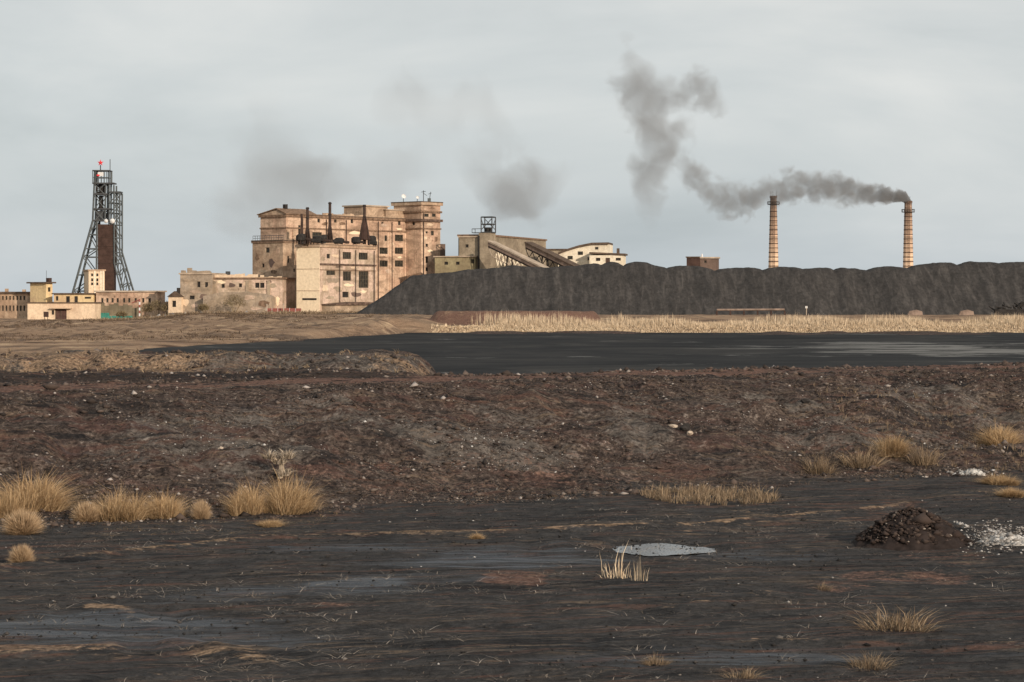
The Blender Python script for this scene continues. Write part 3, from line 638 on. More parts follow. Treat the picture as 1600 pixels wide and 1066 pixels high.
# stair tower
ty0 = -7.5; tx0 = B.rx(658, ty0); tx1 = B.rx(688, ty0); ty1 = B.ly(630, tx0); tz = B.rz(658, 316, ty0)
tw = [B.ro(665, 361.5, 668.5, 365, ty0, 'x'), B.ro(673.5, 361, 678, 368, ty0), B.ro(665, 381, 669, 386, ty0, 'x'), B.ro(665, 401, 669, 411, ty0), B.ro(665, 418, 669, 424, ty0),
      B.ro(663, 334, 670, 339, ty0, 'w'), B.ro(675, 334, 681, 339, ty0, 'w')]
tl = [B.lo(644, 347, 648, 352, tx0, 'x')]
B.vol(tx0, tx1, ty0, max(ty1, 6), 0, tz, 'tan', tw, tl, 'tower_wall')
ty1 = max(ty1, 6)
B.band(tx0, tx1, ty0, ty1, tz - 1.0, 1.0, .7, 'tan2'); B.slab(tx0, tx1, ty0, ty1, tz, .35, .75, 'roof', 'tower_roof')
for py_, h_, o_ in ((332, .7, .5), (346, .9, .7), (358, .5, .3)): B.band(tx0, tx1, ty0, ty1, B.rz(658, py_, ty0), h_, o_, 'trim' if py_ != 346 else 'trimdark', 'string_course')
g = MB(); g.tube((tx1 + .5, ty0 + 1, 0), (tx1 + .5, ty0 + 1, B.rz(688, 340, ty0)), .3); B.part('downpipe', 'dark', g)
g = MB(); zz = B.rz(692, 381, ty0); g.box(tx1 + .004, tx1 + 5, ty0 + 2, ty0 + 9, zz - 5, zz); g.box(tx1 + .3, tx1 + 4, ty0 + 3, ty0 + 8, 0, zz - 5.003); B.part('side_annex', 'redbrick', g)
B.ragged(14.5, xe - 1, -.2, zt + .5, 11, 'tan2', amp=.7); B.ragged(xw, 19.8, yw, zw + .5, 12, 'tan2', amp=.8)
for p in (472, 509, 540, 590, 611.5): B.pipe(B.rx(p), -.4, 0, zt - 1)
B.pipe(tx0 + 1, ty0 - .35, 0, tz - 4)
for i, (p, py, wp, hp) in enumerate([(535, 350, 14, 6), (555, 364, 18, 8), (600, 352, 10, 5), (612, 382, 10, 6), (598, 402, 14, 4), (625, 402, 8, 4), (608, 424, 16, 8), (590, 378, 6, 9), (508, 350, 10, 6), (624, 358, 12, 4)]): B.scar(p, py, wp, hp, 700 + i, ('trim', 'cream', 'pink', 'pale')[i % 4])
for i, (p, py, wp, hp) in enumerate([(671, 351, 14, 5), (682, 374, 6, 10), (672, 392, 10, 5), (680, 408, 8, 8), (664, 372, 6, 6), (676, 326, 12, 3)]): B.scar(p, py, wp, hp, 720 + i, ('pale', 'trim', 'cream', 'ruin')[i % 4], ty0)
for i, (p, py, wp, hp) in enumerate([(402, 402, 8, 16), (424, 412, 12, 14), (434, 392, 6, 12), (412, 424, 18, 6), (428, 425, 14, 10)]): B.scar(p, py, wp, hp, 740 + i, ('trim', 'redbrick', 'tan', 'ruin')[i % 4], 0, 'l', xw)
WB = B; TWX = ((tx0 + tx1) / 2, (ty0 + ty1) / 2, tz + .35, tx0, tx1, ty0, ty1)
def wpt(Bl, x, y, z): return (Bl.O[0] + x * Bl.S - y * Bl.C, Bl.O[1] + x * Bl.C + y * Bl.S, z + Bl.zb)
# dishes and masts on the tower roof
for i, (fx, fy, kind, lab) in enumerate([(.15, .75, 'dish', 'large white satellite dish on the tower roof, leftmost of the group'), (.3, .35, 'dish2', 'small white dish beside the large one on the tower roof'),
                                         (.55, .3, 'mast', 'thin dark mast with crossarms in the middle of the tower roof'), (.85, .3, 'box', 'grey aerial frame at the right edge of the tower roof')]):
    x = tx0 + (tx1 - tx0) * fx; y = ty0 + (ty1 - ty0) * fy; p = wpt(B, x, y, tz + .35)
    t = thing('antenna', lab, 'antenna', p, 0, 'antennas on the tower roof')
    if kind.startswith('dish'):
        r = .9 if kind == 'dish' else .6; g = MB(); g.beam((0, 0, 0), (0, 0, 1.7), .16); g.build('mast', M['steel'], t)
        g = MB(); g.lathe([(.02, 0), (r * .5, .08), (r * .85, .28), (r, .45)], 16); d = g.build('dish', M['whitep'], t); d.location = (0, -.2, 1.9 if kind == 'dish' else 1.4); d.rotation_euler = (radians(65), 0, radians(25))
    elif kind == 'mast':
        g = MB(); g.beam((0, 0, 0), (0, 0, 4.2), .18); g.build('mast', M['steel'], t); g = MB(); g.beam((-.8, 0, 3.6), (.8, 0, 3.9), .14).beam((0, 0, 3.2), (1.3, 0, 2.3), .12); g.build('crossarm', M['steel'], t)
    else:
        g = MB(); g.box(-.6, .6, -.4, .4, 0, 1.5); g.build('cabinet', M['steelblue'], t); g = MB(); g.beam((.2, 0, 1.5), (.5, 0, 3.8), .15).beam((-.3, 0, 3), (.9, 0, 3.4), .12); g.build('mast', M['steel'], t)

# --- boiler house annex with cream end wall
A = Bld('boiler_house', 'pink boiler house with a smooth cream end wall in front of the washery', 'building', 499, 742, 28)
ax = A.rx(587); ay = A.ly(464); az = A.rz(499, 384)
ops = [A.ro(535.5, 394, 549, 405), A.ro(560.5, 395, 575, 406), A.ro(510.5, 397, 516, 404, st='x'), A.ro(510, 423, 524, 430), A.ro(536, 424, 549, 439), A.ro(560.5, 424, 576, 450), A.ro(535, 456, 545, 465, st='x')]
A.vol(0, ax, 0, ay, 0, az, 'pink', ops, [])
g = MB(); g.box(-.12, -.003, -.1, ay + .1, 0, az - .3); A.part('end_wall_render', 'cream', g)
g = MB(); g.box(-.22, -.125, A.ly(495), A.ly(473), A.lz(484, 469), A.lz(484, 466)); A.part('vent_strip', 'dark', g)
g = MB(); g.box(-.18, -.125, -.1, ay + .1, A.lz(480, 421), A.lz(480, 420)); A.part('string_course', 'tan2', g)
g = MB(); g.box(-.18, -.125, -.1, ay + .1, A.lz(480, 455), A.lz(480, 454)); A.part('string_course', 'tan2', g)
g = MB(); g.box(.3, ax, -.4, -.003, A.rz(499, 414), A.rz(499, 411.5)); A.part('string_course', 'trimdark', g)
g = MB(); g.box(.3, ax, -.2, -.003, A.rz(499, 422), A.rz(499, 421)); A.part('string_course', 'trim', g)
A.band(0, ax, 0, ay, az - .5, .8, .45, 'tan2'); A.slab(0, ax, 0, ay, az, .5, .2, 'roof')
g = MB(); g.prism([(A.rx(503), 0), (A.rx(640), 0), (A.rx(640), 2.6), (A.rx(540), 3.2), (A.rx(503), 2.5)], -5, -.01); A.part('lean_to', 'ruin', g)
g = MB(); g.prism([(A.rx(502), 2.55), (A.rx(640), 2.65), (A.rx(640), 3.0), (A.rx(540), 3.6), (A.rx(502), 2.9)], -5.6, -.01); A.part('lean_to_roof', 'trimdark', g)
A.ragged(.2, ax - .2, .05, az + .5, 13, 'tan2', amp=.6); A.pipe(A.rx(529), -.5, 3.4, az - 1); A.pipe(A.rx(554), -.5, 3.4, az - 1); A.pipe(A.rx(583), -.5, 3.4, az - 1)
for i, (p, py, wp, hp) in enumerate([(505, 404, 6, 8), (524, 400, 10, 6), (529, 417, 12, 3), (520, 438, 18, 10), (545, 446, 14, 6), (530, 452, 16, 8), (508, 450, 8, 12), (555, 460, 16, 8), (578, 415, 10, 5), (568, 456, 12, 6), (515, 465, 14, 5), (552, 418, 10, 4)]): A.scar(p, py, wp, hp, 760 + i, ('ruin', 'pale', 'redbrick', 'rubblewall', 'cream')[i % 5])
# --- three sooty stacks with cyclones on its roof
for i, (px, pt, pw, lab) in enumerate([(480.5, 324, 4.6, 'left rusty pipe stack with a stub beside it on the boiler house roof'), (515.5, 316, 4.6, 'tallest middle rusty pipe stack on the boiler house roof'), (569.5, 320, 4.6, 'right rusty stack with flared lattice skirt on the boiler house roof')]):
    yy = ay * .45; x = A.rx(px, yy); p = wpt(A, x, yy, az + .5); h = PZ(pt, p[1]) - p[2]; r = pw / 2 * p[1] / F
    t = thing('pipe_stack', lab, 'stack', p, 0, 'stacks on the boiler house roof')
    g = MB(); g.lathe([(0, 0), (r * 1.15, 0), (r, h * .5), (r * .95, h), (r * .7, h), (r * .7, h - 1)], 14); g.build('pipe', M['rustdark'], t, True)
    for f in (.35, .7, .96):
        g = MB(); g.lathe([(r * 1.0, h * f), (r * 1.25, h * f), (r * 1.25, h * f + .3), (r, h * f + .3)], 14); g.build('collar', M['dark'], t)
    br = 2.6 if i == 2 else 1.5; bh = h * (.72 if i == 2 else .42)
    for k in range(4):
        a = pi / 4 + k * pi / 2; g = MB(); g.beam((br * cos(a), br * sin(a), 0), (r * cos(a), r * sin(a), bh), .28); g.build('brace', M['rustdark'], t)
    if i == 2:
        g = MB(); g.lathe([(0, 2.2), (1.9, 2.2), (2.0, 2.4), (1.0, h * .55), (r, h * .62)], 12); g.build('hopper', M['rust'], t)
    else:
        g = MB(); g.lathe([(0, 0), (1.35, 0), (1.35, 2.2), (.9, 3.4), (0, 3.5)], 12, -1.8, 0); g.build('drum', M['dark'], t)
    g = MB(); g.tube((1.2, 0, 1.2), (4.2, -.5, 1.0), .75); g.build('duct', M['dark'], t)
    if i == 0: g = MB(); g.tube((-1.9, 0, 0), (-1.9, 0, h * .82), .4); g.build('stub_pipe', M['rustdark'], t)
for i, (px, w_, h_, lab) in enumerate([(470, 1.6, 2.6, 'squat sooty dust drum at the left end of the boiler house roof'), (497, 1.9, 2.3, 'sooty dust drum between the left and middle stacks'), (530, 1.7, 2.0, 'sooty dust drum just right of the middle stack'),
                                       (556, 1.6, 2.6, 'sooty dust drum just left of the flared stack'), (581, 1.5, 3.2, 'sooty dust drum at the right end of the boiler house roof')]):
    yy = ay * .3; x = A.rx(px, yy); p = wpt(A, x, yy, az + .5); t = thing('dust_drum', lab, 'drum', p, .3 * i, 'dust drums on the boiler house roof')
    g = MB(); g.lathe([(0, .5), (.5, .5), (w_, 1.2), (w_, h_), (w_ * .6, h_ + .5), (0, h_ + .55)], 12); g.build('drum', M['dark'], t)
    for k in range(4): a = k * pi / 2; g = MB(); g.beam((w_ * .8 * cos(a), w_ * .8 * sin(a), 0), (w_ * .8 * cos(a), w_ * .8 * sin(a), 1.4), .2); g.build('leg', M['rustdark'], t)
    g = MB(); g.tube((0, 0, h_ * .7), (w_ * 2.2, 0, h_ * .5), .45); g.build('duct', M['rustdark'], t)

# --- low ruined workshop on the left of it
R = Bld('ruined_workshop', 'long low ruined workshop with patched walls left of the washery', 'building', 441, 748, 12)
zr_ = R.lz(400, 436); y1 = R.ly(334); dp = 14
R.vol(0, dp, 0, y1, 0, zr_, 'pink', [], [R.lo(398.5, 442, 405.2, 450, st='x'), R.lo(406.2, 442, 413, 450, st='x'), R.lo(346, 444, 351, 450, st='x'), R.lo(373, 443, 378, 449, st='x')])
R.slab(0, dp, 0, y1, zr_, .5, .5, 'trim'); g = MB(); g.box(-.2, -.003, 4, y1 - 5, R.lz(400, 453), R.lz(400, 452)); R.part('string_course', 'ruin', g)
y2 = R.ly(284); zr2 = R.lz(310, 429); R.vol(-1.5, dp + 2, y1 + .01, y2, 0, zr2, 'rubblewall', [], [R.lo(308, 440, 313, 449, -1.5, 'x'), R.lo(320, 441, 325, 449, -1.5, 'x'), R.lo(296, 462, 304, 468, -1.5, 'x')], 'end_block_wall')
R.slab(-1.5, dp + 2, y1 + .3, y2, zr2, .5, .4, 'roofpale', 'end_block_roof')
g = MB(); a0, a1 = R.ly(431), R.ly(327); zl = R.lz(380, 456)
g.prismx([(a0, 0), (a1, 0), (a1, zl - 1.4), (a1 - 6, zl - .2), (a1 - 14, zl), (a0 + 8, zl - .3), (a0 + 2, zl - .9), (a0, zl - 1.8)], -6, -.01); R.part('rubble_apron', 'rubblewall', g)
for (p, h_) in ((300, 1.2), (356, 1.6), (371, .9), (389, .6)):
    g = MB(); yy = R.ly(p, 4); g.box(3.4, 4.8, yy - .6, yy + .6, zr_ + .5, zr_ + .5 + h_ * 1.3); R.part('roof_stub', 'steel' if p == 356 else 'pale', g)
for p in (336, 387, 420): g = MB(); yy = R.ly(p); g.box(-.35, -.003, yy - .5, yy + .5, 0, zr_ - .6); R.part('buttress', 'ruin', g)
R.ragged(.2, y1 - .2, 0., zr_ + .5, 14, 'pale', 'y', amp=1.3); R.ragged(y1 + .4, y2 - .2, -1.4, zr2 + .5, 15, 'rubblewall', 'y', amp=1.5)
for i, (p, py, wp, hp) in enumerate([(345, 441, 14, 6), (362, 446, 12, 8), (384, 444, 10, 8), (425, 446, 16, 8), (433, 470, 8, 20), (420, 440, 10, 4)]): R.scar(p, py, wp, hp, 780 + i, ('cream', 'redbrick', 'pale', 'ruin')[i % 4], 0, 'l')
for i, (p, py, wp, hp) in enumerate([(292, 440, 10, 10), (305, 456, 18, 8), (318, 465, 14, 12), (290, 472, 10, 14), (327, 450, 8, 10), (304, 478, 16, 8)]): R.scar(p, py, wp, hp, 790 + i, ('ruin', 'pink', 'redbrick', 'pale')[i % 4], 0, 'l', -1.5)
for i, (p, py, wp, hp) in enumerate([(345, 468, 20, 10), (390, 465, 24, 8), (412, 474, 18, 12), (365, 478, 24, 8), (400, 482, 20, 5)]): R.scar(p, py, wp, hp, 800 + i, ('ruin', 'pink', 'trim')[i % 3], 0, 'l', -6)
# hut at its left
H_ = Bld('small_hut', 'small pale hut with dark patched roof left of the ruined workshop', 'hut', 283, 752, 15)
zh = H_.lz(270, 464); H_.vol(0, 5, 0, H_.ly(263), 0, zh, 'pale', [], [H_.lo(269, 470, 275, 480, st='x')]); g = MB(); yv = H_.ly(263); g.prismx([(-.4, zh + .01), (yv + .4, zh + .01), (yv * .5, zh + 1.9)], -.4, 5.4); H_.part('roof', 'roof', g)
g = MB(); g.box(1, 2.2, 1, 2, zh + .5, zh + 3); H_.part('chimney', 'dark', g)

# --- second plant building behind the heap
C2 = Bld('screening_plant', 'grey tan screening plant with rooftop cage and pillar behind the coal heap', 'building', 766, 800, 18)
zc = C2.lz(757, 364); yp = C2.ly(748); C2.vol(0, 6, 0, yp, 0, zc, 'grey', name='pillar_wall')
zb_ = C2.lz(730, 371); yb_ = C2.ly(716); C2.vol(1.0, 14, yp + .01, yb_, 0, zb_, 'grey', [], [C2.lo(727, 382, 732, 387, 1., 'x')]); C2.slab(1, 14, yp + .6, yb_, zb_, .5, .4, 'roofpale')
xr = C2.rx(853, 3); C2.vol(6.01, xr, 3, 14, 0, C2.rz(800, 372, 3) , 'grey', [], [], 'rear_wall'); C2.slab(6.2, xr, 3, 14, C2.rz(800, 372, 3), .6, .4, 'trim', 'rear_roof')
zz = C2.lz(720, 402); C2.vol(-3, 1 - .01, yp + 1.2, C2.ly(684), 0, zz, 'olive', [], [C2.lo(694, 409, 700, 414, -3, 'x'), C2.lo(712, 409, 718, 414, -3, 'x'), C2.lo(736, 405, 741, 412, -3, 'x')], 'low_wing_wall'); C2.slab(-3, .9, yp + 1.2, C2.ly(684), zz, .4, .5, 'roofpale', 'low_wing_roof')
g = MB(); g.box(-.15, -.003, C2.ly(749.5), C2.ly(746.5), 0, zc - 1); C2.part('downpipe', 'dark', g)
# cage on it
pc = wpt(C2, 3, yp * .4, zc); T = thing('roof_cage', 'dark steel winch cage on top of the screening plant pillar', 'cage', pc, radians(72))
s_ = 800 / F; hc = 25 * s_; hw = 2.0
for (a, c) in ((-1, -1), (1, -1), (1, 1), (-1, 1)): g = MB(); g.beam((a * hw, c * hw, 0), (a * hw, c * hw, hc), .3); g.build('post', M['steel'], T)
for zq in (0.2, hc * .55, hc): g = MB(); [g.beam((a * hw, c * hw, zq), (d * hw, e_ * hw, zq), .3) for a, c, d, e_ in ((-1, -1, 1, -1), (1, -1, 1, 1), (1, 1, -1, 1), (-1, 1, -1, -1))]; g.build('ring_beam', M['steel'], T)
for (a, c, d, e_) in ((-1, -1, 1, -1), (1, -1, 1, 1), (1, 1, -1, 1), (-1, 1, -1, -1)): g = MB(); g.beam((a * hw, c * hw, hc * .2), (d * hw, e_ * hw, hc * .9), .2); g.build('brace', M['steel'], T)
g = MB(); g.lathe([(0, .3), (1.1, .3), (1.1, 2.0), (0, 2.0)], 12); g.build('winch_drum', M['dark'], T)
g = MB(); g.box(-1.8, 1.8, 2.2, 5.6, .0, .25); g.beam((-1.7, 5.5, .2), (-1.7, 5.5, 1.5), .15).beam((1.7, 5.5, .2), (1.7, 5.5, 1.5), .15).beam((-1.7, 5.5, 1.5), (1.7, 5.5, 1.5), .15).beam((-1.7, 2.3, 1.5), (-1.7, 5.5, 1.5), .15); g.build('side_platform', M['steel'], T)
# conveyors coming down from it
def conveyor(label, p0, p1, Y0, Y1, th_px, wd, lat):
    a = Vector((PX(p0[0], Y0), Y0, PZ(p0[1], Y0))); b_ = Vector((PX(p1[0], Y1), Y1, PZ(p1[1], Y1))); t = thing('conveyor_gallery', label, 'conveyor', a, 0, 'conveyors of the screening plant')
    d = b_ - a; h = th_px * Y0 / F; side = Vector((-d.y, d.x, 0)).normalized() * wd
    if side.y > 0: side = -side
    def slabp(z0, z1, e):
        g = MB(); P = [side * e, -side * e]; v = []
        for o_ in (Vector(), d):
            for q in (P[0], P[1]):
                for z in (z0, z1): v.append(tuple(o_ + q + Vector((0, 0, z))))
        g.v = v; g.f = [(0, 1, 3, 2), (4, 6, 7, 5), (0, 4, 5, 1), (2, 3, 7, 6), (1, 5, 7, 3), (0, 2, 6, 4)]; return g
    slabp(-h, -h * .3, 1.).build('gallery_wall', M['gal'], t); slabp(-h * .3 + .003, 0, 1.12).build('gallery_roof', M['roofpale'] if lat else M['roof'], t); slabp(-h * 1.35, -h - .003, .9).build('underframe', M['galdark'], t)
    n = 8
    for k in range(n):
        q0 = a + d * (k / n) - a; q1 = d * ((k + 1) / n); g = MB(); lo = Vector((0, 0, -h * 1.35)); dd = Vector((0, 0, -2.6))
        g.beam(q0 + lo + side * .8, (q0 + q1) / 2 + lo + dd + side * .8, .22); g.beam((q0 + q1) / 2 + lo + dd + side * .8, q1 + lo + side * .8, .22); g.build('truss_brace', M['concrete'] if lat else M['dark'], t)
    g = MB(); g.beam(Vector((0, 0, -h * 1.35 - 2.6)) + d * .06 + side * .8, d * .94 + Vector((0, 0, -h * 1.35 - 2.6)) + side * .8, .25); g.build('bottom_chord', M['concrete'] if lat else M['dark'], t)
    for f in (.3, .65):
        q = d * f; zg = 3 - (a.z + q.z); g = MB(); g.beam(q + side * .7 + Vector((0, 0, -h * 1.3)), Vector((q.x, q.y, zg)) + side * 1.5, .4).beam(q - side * .7 + Vector((0, 0, -h * 1.3)), Vector((q.x, q.y, zg)) - side * 1.5, .4); g.build('trestle', M['dark'], t)
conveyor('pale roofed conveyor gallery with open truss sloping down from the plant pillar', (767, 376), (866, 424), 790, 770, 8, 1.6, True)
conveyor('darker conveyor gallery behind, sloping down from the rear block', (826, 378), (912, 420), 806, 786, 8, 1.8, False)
# --- lattice-walled bin under first conveyor
LB = Bld('coal_bin', 'open bin of pale lattice panels under the first conveyor', 'bin', 822, 806, 12)
zl0 = LB.lz(800, 400); yl0 = LB.ly(772); LB.vol(0, 6, 0, yl0, 0, LB.lz(800, 390) * .55, 'redbrick')
for k in range(9):
    g = MB(); q0 = yl0 * k / 9; q1 = yl0 * (k + 1) / 9; za = LB.lz(800, 415); zb2 = LB.lz(800, 398) + (k - 4) * .55
    g.beam((-.3, q0, za), (-.3, q1, zb2), .32).beam((-.3, q1, za), (-.3, q0, zb2), .32); LB.part('lattice_panel', 'white', g)
# --- white building at right
Wb = Bld('white_workshop', 'whitewashed workshop with a curved roofline and small dark windows', 'building', 974, 830, 8)
zl0 = Wb.lz(950, 399); ym = Wb.ly(921); Wb.vol(0, 10, 0, ym, 0, zl0, 'white', [], [Wb.lo(962, 403, 970, 407.5, st='x'), Wb.lo(931, 403, 938, 408, st='x'), Wb.lo(946, 403, 953, 416, st='d')])
g = MB(); g.prismx([(-.7, zl0 + .6), (ym, zl0 + 1.2), (ym, zl0 + .6), (0, zl0 + .003), (-.7, zl0 + .003)], -.6, 10); Wb.part('roof', 'roof', g)
ya_, yb2 = Wb.ly(951, 6), Wb.ly(872, 6); f_ = lambda p, y_: (Wb.ly(p, 6), Wb.lz(p, y_, 6))
prof = [f_(951, 382), f_(925, 382.5), f_(905, 386.5), f_(884, 393), f_(872, 398)]
g = MB(); g.prismx([(ya_, 0)] + prof + [(yb2, 0)], 10.01, 22); g.prismx([(ya_, 0)] + prof + [(yb2, 0)], 6, 10.005); Wb.part('hall_wall', 'white', g)
g = MB(); top_ = [(a, c + .75) for a, c in prof]; g.prismx(prof + top_[::-1], 5.2, 22.5); Wb.part('hall_roof', 'roof', g)
for (p, t_, q, b2) in ((887, 400, 895, 405.5), (903, 393, 911, 398.5), (918, 402, 926, 407), (930, 386, 935, 390)):
    g = MB(); y0, y1_ = Wb.ly(q, 6), Wb.ly(p, 6); z0, z1 = Wb.lz(p, b2, 6), Wb.lz(p, t_, 6)
    g.box(5.9, 5.997, y0, y0 + .12, z0, z1).box(5.9, 5.997, y1_ - .12, y1_, z0, z1).box(5.9, 5.997, y0 + .12, y1_ - .12, z1 - .12, z1).box(5.9, 5.997, y0 + .12, y1_ - .12, z0, z0 + .12); w_ = Wb.part('window', 'frame', g)
    g = MB(); g.quad((5.96, y0 + .1, z0 + .1), (5.96, y1_ - .1, z0 + .1), (5.96, y1_ - .1, z1 - .1), (5.96, y0 + .1, z1 - .1)); g.build('pane', M['glass'], w_)
g = MB(); yy = Wb.ly(966, 4); g.box(3, 4, yy - .5, yy + .5, zl0 + .2, zl0 + 2.6); Wb.part('chimney', 'roof', g)
Gs = Bld('grey_shed', 'low grey shed between the conveyors and the white workshop', 'shed', 893, 845, 10)
zg_ = Gs.lz(870, 391); Gs.vol(0, 8, 0, Gs.ly(853), 0, zg_, 'grey'); Gs.slab(0, 8, 0, Gs.ly(853), zg_, .5, .4, 'roof')
# --- block peeping over the heap
Bk = Bld('hopper_house', 'small brown brick hopper house peeping over the coal heap', 'building', 1122, 760, 8)
zk = Bk.lz(1110, 404); ym = Bk.ly(1094); Bk.vol(0, 6, 0, ym, 0, zk, 'redbrick', [], [Bk.lo(1100, 407, 1104, 411, st='x')]); Bk.slab(0, 6, 0, ym, zk, .5, .4, 'concrete')
Bk.vol(-.8, 5, ym + .01, Bk.ly(1073), 0, zk + .3, 'rust', name='left_bay_wall'); Bk.slab(-.8, 5, ym + .45, Bk.ly(1073), zk + .3, .35, .3, 'roof', 'left_bay_roof')
g = MB(); g.tube((2, ym - .5, zk), (2, ym - .5, zk + 1.6), .5, .2); Bk.part('roof_vent', 'whitep', g)

# --- left group
O_ = Bld('office_block', 'long two storey ochre office block cut by the left edge', 'building', 43, 800, 10, .6)
zo = O_.lz(20, 459); yo = O_.ly(-90); wl2 = []
for k in range(22):
    p = 38 - k * 5.6
    for (t_, b2) in ((462.5, 469), (477.5, 486)): wl2.append(O_.lo(p - 1.5, t_, p + 1.3, b2))
O_.vol(0, 12, 0, yo, 0, zo, 'tan2', [], wl2); O_.slab(0, 12, 0, yo, zo, .7, .7)
for k in range(7): g = MB(); yy = 3 + k * 6.5; g.box(5, 6, yy, yy + 1, zo + .7, zo + 1.5 + (k % 3) * .3); O_.part('chimney', 'tan2', g)
S_ = Bld('watch_house', 'square yellow house with flat overhanging roof behind the white garage', 'building', 72, 785, 38, .6)
zs_ = S_.lz(60, 443); S_.vol(0, S_.rx(82), 0, S_.ly(47), 0, zs_, 'yellow', [S_.ro(75, 449, 79, 456)], []); S_.slab(0, S_.rx(82), 0, S_.ly(47), zs_, .5, .9)
g = MB(); g.box(2, 3.4, 1, 2.4, zs_ + .5, zs_ + 1.9); S_.part('chimney', 'rust', g); g = MB(); g.beam((3, S_.ly(62), zs_ + .4), (3, S_.ly(62), zs_ + 4.5), .12); S_.part('aerial', 'steel', g)
Lw = Bld('long_store', 'low cream store with two dark windows and dark roof edge behind the garage', 'building', 146, 778, 9, .6)
zl1 = Lw.lz(120, 460); Lw.vol(0, 8, 0, Lw.ly(84), 0, zl1, 'yellow', [], [Lw.lo(103, 463, 109, 474, st='x'), Lw.lo(116, 463, 121.5, 474, st='x'), Lw.lo(87, 463, 91, 470, st='x'), Lw.lo(132, 464, 142, 467, st='w')]); Lw.slab(0, 8, 0, Lw.ly(84), zl1, .45, .6)
Ga = Bld('white_garage', 'low white garage with brown double door and dark roof edge', 'garage', 148, 745, 6, .6)
zg1 = Ga.lz(100, 474); Ga.vol(0, 9, 0, Ga.ly(43), -.6, zg1, 'pale', [], [Ga.lo(86, 483, 104, 501, st='d'), Ga.lo(80.5, 485, 84.5, 492, st='x')]); Ga.slab(0, 9, 0, Ga.ly(43), zg1, .35, .35)
g = MB(); g.box(-1.6, -.003, Ga.ly(113), Ga.ly(80), Ga.lz(95, 482.3), Ga.lz(95, 480.8)); Ga.part('door_canopy', 'pale', g)
X, Y = PX(72, 728), 728; zgd = float(height(np.array([X]), np.array([Y]))[0]); t = thing('notice_board', 'small brown notice board on two legs in front of the white garage', 'notice board', (X, Y, zgd - .05))
g = MB(); g.box(-.8, .8, -.1, .1, .9, 2.6); g.build('board', M['rust'], t)
for a in (-.5, .5): g = MB(); g.beam((a, 0, 0), (a, 0, .895), .14); g.build('leg', M['rust'], t)
Lo = Bld('administration_building', 'long flat cream building with pale roof edge under the headframe', 'building', 246, 775, 8, .6)
zlo = Lo.lz(200, 456.5); wl3 = [Lo.lo(p, 466, p + 3.5, 473) for p in (158, 166, 174, 182, 192, 200, 210, 222, 232)]
Lo.vol(0, 9, 0, Lo.ly(150), 0, zlo, 'tan', [], wl3); Lo.slab(0, 9, 0, Lo.ly(150), zlo, .5, .5, 'concrete')
Hh = Bld('winding_house', 'cream winding house with six arched windows at the foot of the headframe', 'building', 138.5, 788, 70, .6)
zhh = Hh.rz(150, 423.5); ro_ = []
for p in (142.3, 150.4):
    for (t_, b2) in ((427.5, 432), (435, 440), (441.5, 446)): ro_.append(Hh.ro(p, t_, p + 3.4, b2, st='x'))
Hh.vol(0, Hh.rx(163.5), 0, Hh.ly(131), 0, zhh, 'pale', ro_, []); Hh.slab(0, Hh.rx(163.5), 0, Hh.ly(131), zhh, .5, .4, 'tan2')
for p in (147.8, 157.5, 161): g = MB(); xx = Hh.rx(p); g.box(xx - .25, xx + .25, -.25, -.003, 0, zhh); Hh.part('pilaster', 'white', g)
# fence right of garage
def pole_thing(px, Y, top, label, name, cat, bands, wd):
    X = PX(px, Y); zg = float(height(np.array([X]), np.array([float(Y)]))[0]); t = thing(name, label, cat, (X, Y, zg - .1)); h = PZ(top, Y) - zg
    for k in range(bands): g = MB(); g.tube((0, 0, h * k / bands), (0, 0, h * (k + 1) / bands), wd, None, 10); g.build('band', M['red' if k % 2 == 0 else 'whitep'], t)
    return t, h
Yf = 752; t = thing('yard_fence', 'drab sheet yard fence with teal lower panels beside the garage', 'fence', (PX(149, Yf), Yf, float(height(np.array([PX(180, Yf)]), np.array([752.]))[0]) - .3), radians(3))
fw = PX(221, Yf) - PX(149, Yf); npn = 10
for k in range(npn):
    u0, u1 = fw * k / npn + .02, fw * (k + 1) / npn - .02; g = MB(); hh = 5.2 + .5 * sin(k * 2.1) - (k > 6) * .8; g.box(u0, u1, -.04, .04, 2.4 if k < 3 else 1.4, hh); g.build('sheet_panel', M['olivesheet'], t)
    g = MB(); g.box(u0, u1, -.07, .03, 0, 2.38 if k < 3 else 1.38); g.build('lower_panel', M['teal'] if k < 8 else M['olivesheet'], t)
    g = MB(); g.box(u0 - .1, u0 + .06, .045, .2, 0, hh); g.build('post', M['rust'], t)
t, h = pole_thing(218, 750, 467, 'red and white banded mast at the right end of the yard fence', 'striped_mast', 'mast', 7, .28)
g = MB(); g.beam((0, 0, h * .97), (-2.6, 0, h * .8), .25); g.build('arm', M['red'], t)
# red barrier near boiler house
X0, Yb = PX(416, 735), 735; t = thing('red_barrier', 'low row of red barrier panels in front of the boiler house', 'barrier', (X0, Yb, float(height(np.array([X0 + 4]), np.array([735.]))[0]) - .05))
for k in range(6):
    g = MB(); g.box(k * 1.9, k * 1.9 + 1.75, -.06, .06, .35, 1.5); g.build('panel', M['red'], t)
    g = MB(); g.box(k * 1.9 - .1, k * 1.9 + .04, -.05, .05, 0, 1.6); g.build('post', M['whitep'], t)
for (px, lab) in ((425, 'left of two white gate posts by the red barrier'), (451, 'right of two white gate posts by the red barrier')):
    X = PX(px - 8, 733); t = thing('gate_post', lab, 'post', (X, 733, float(height(np.array([X]), np.array([733.]))[0]) - .05), 0, 'gate posts by the barrier'); g = MB(); g.tube((0, 0, 0), (0, 0, 2.6), .22); g.build('shaft', M['concrete'], t); g = MB(); g.lathe([(.3, 2.6), (.3, 2.8), (.05, 3.0)], 8); g.build('cap', M['concrete'], t)

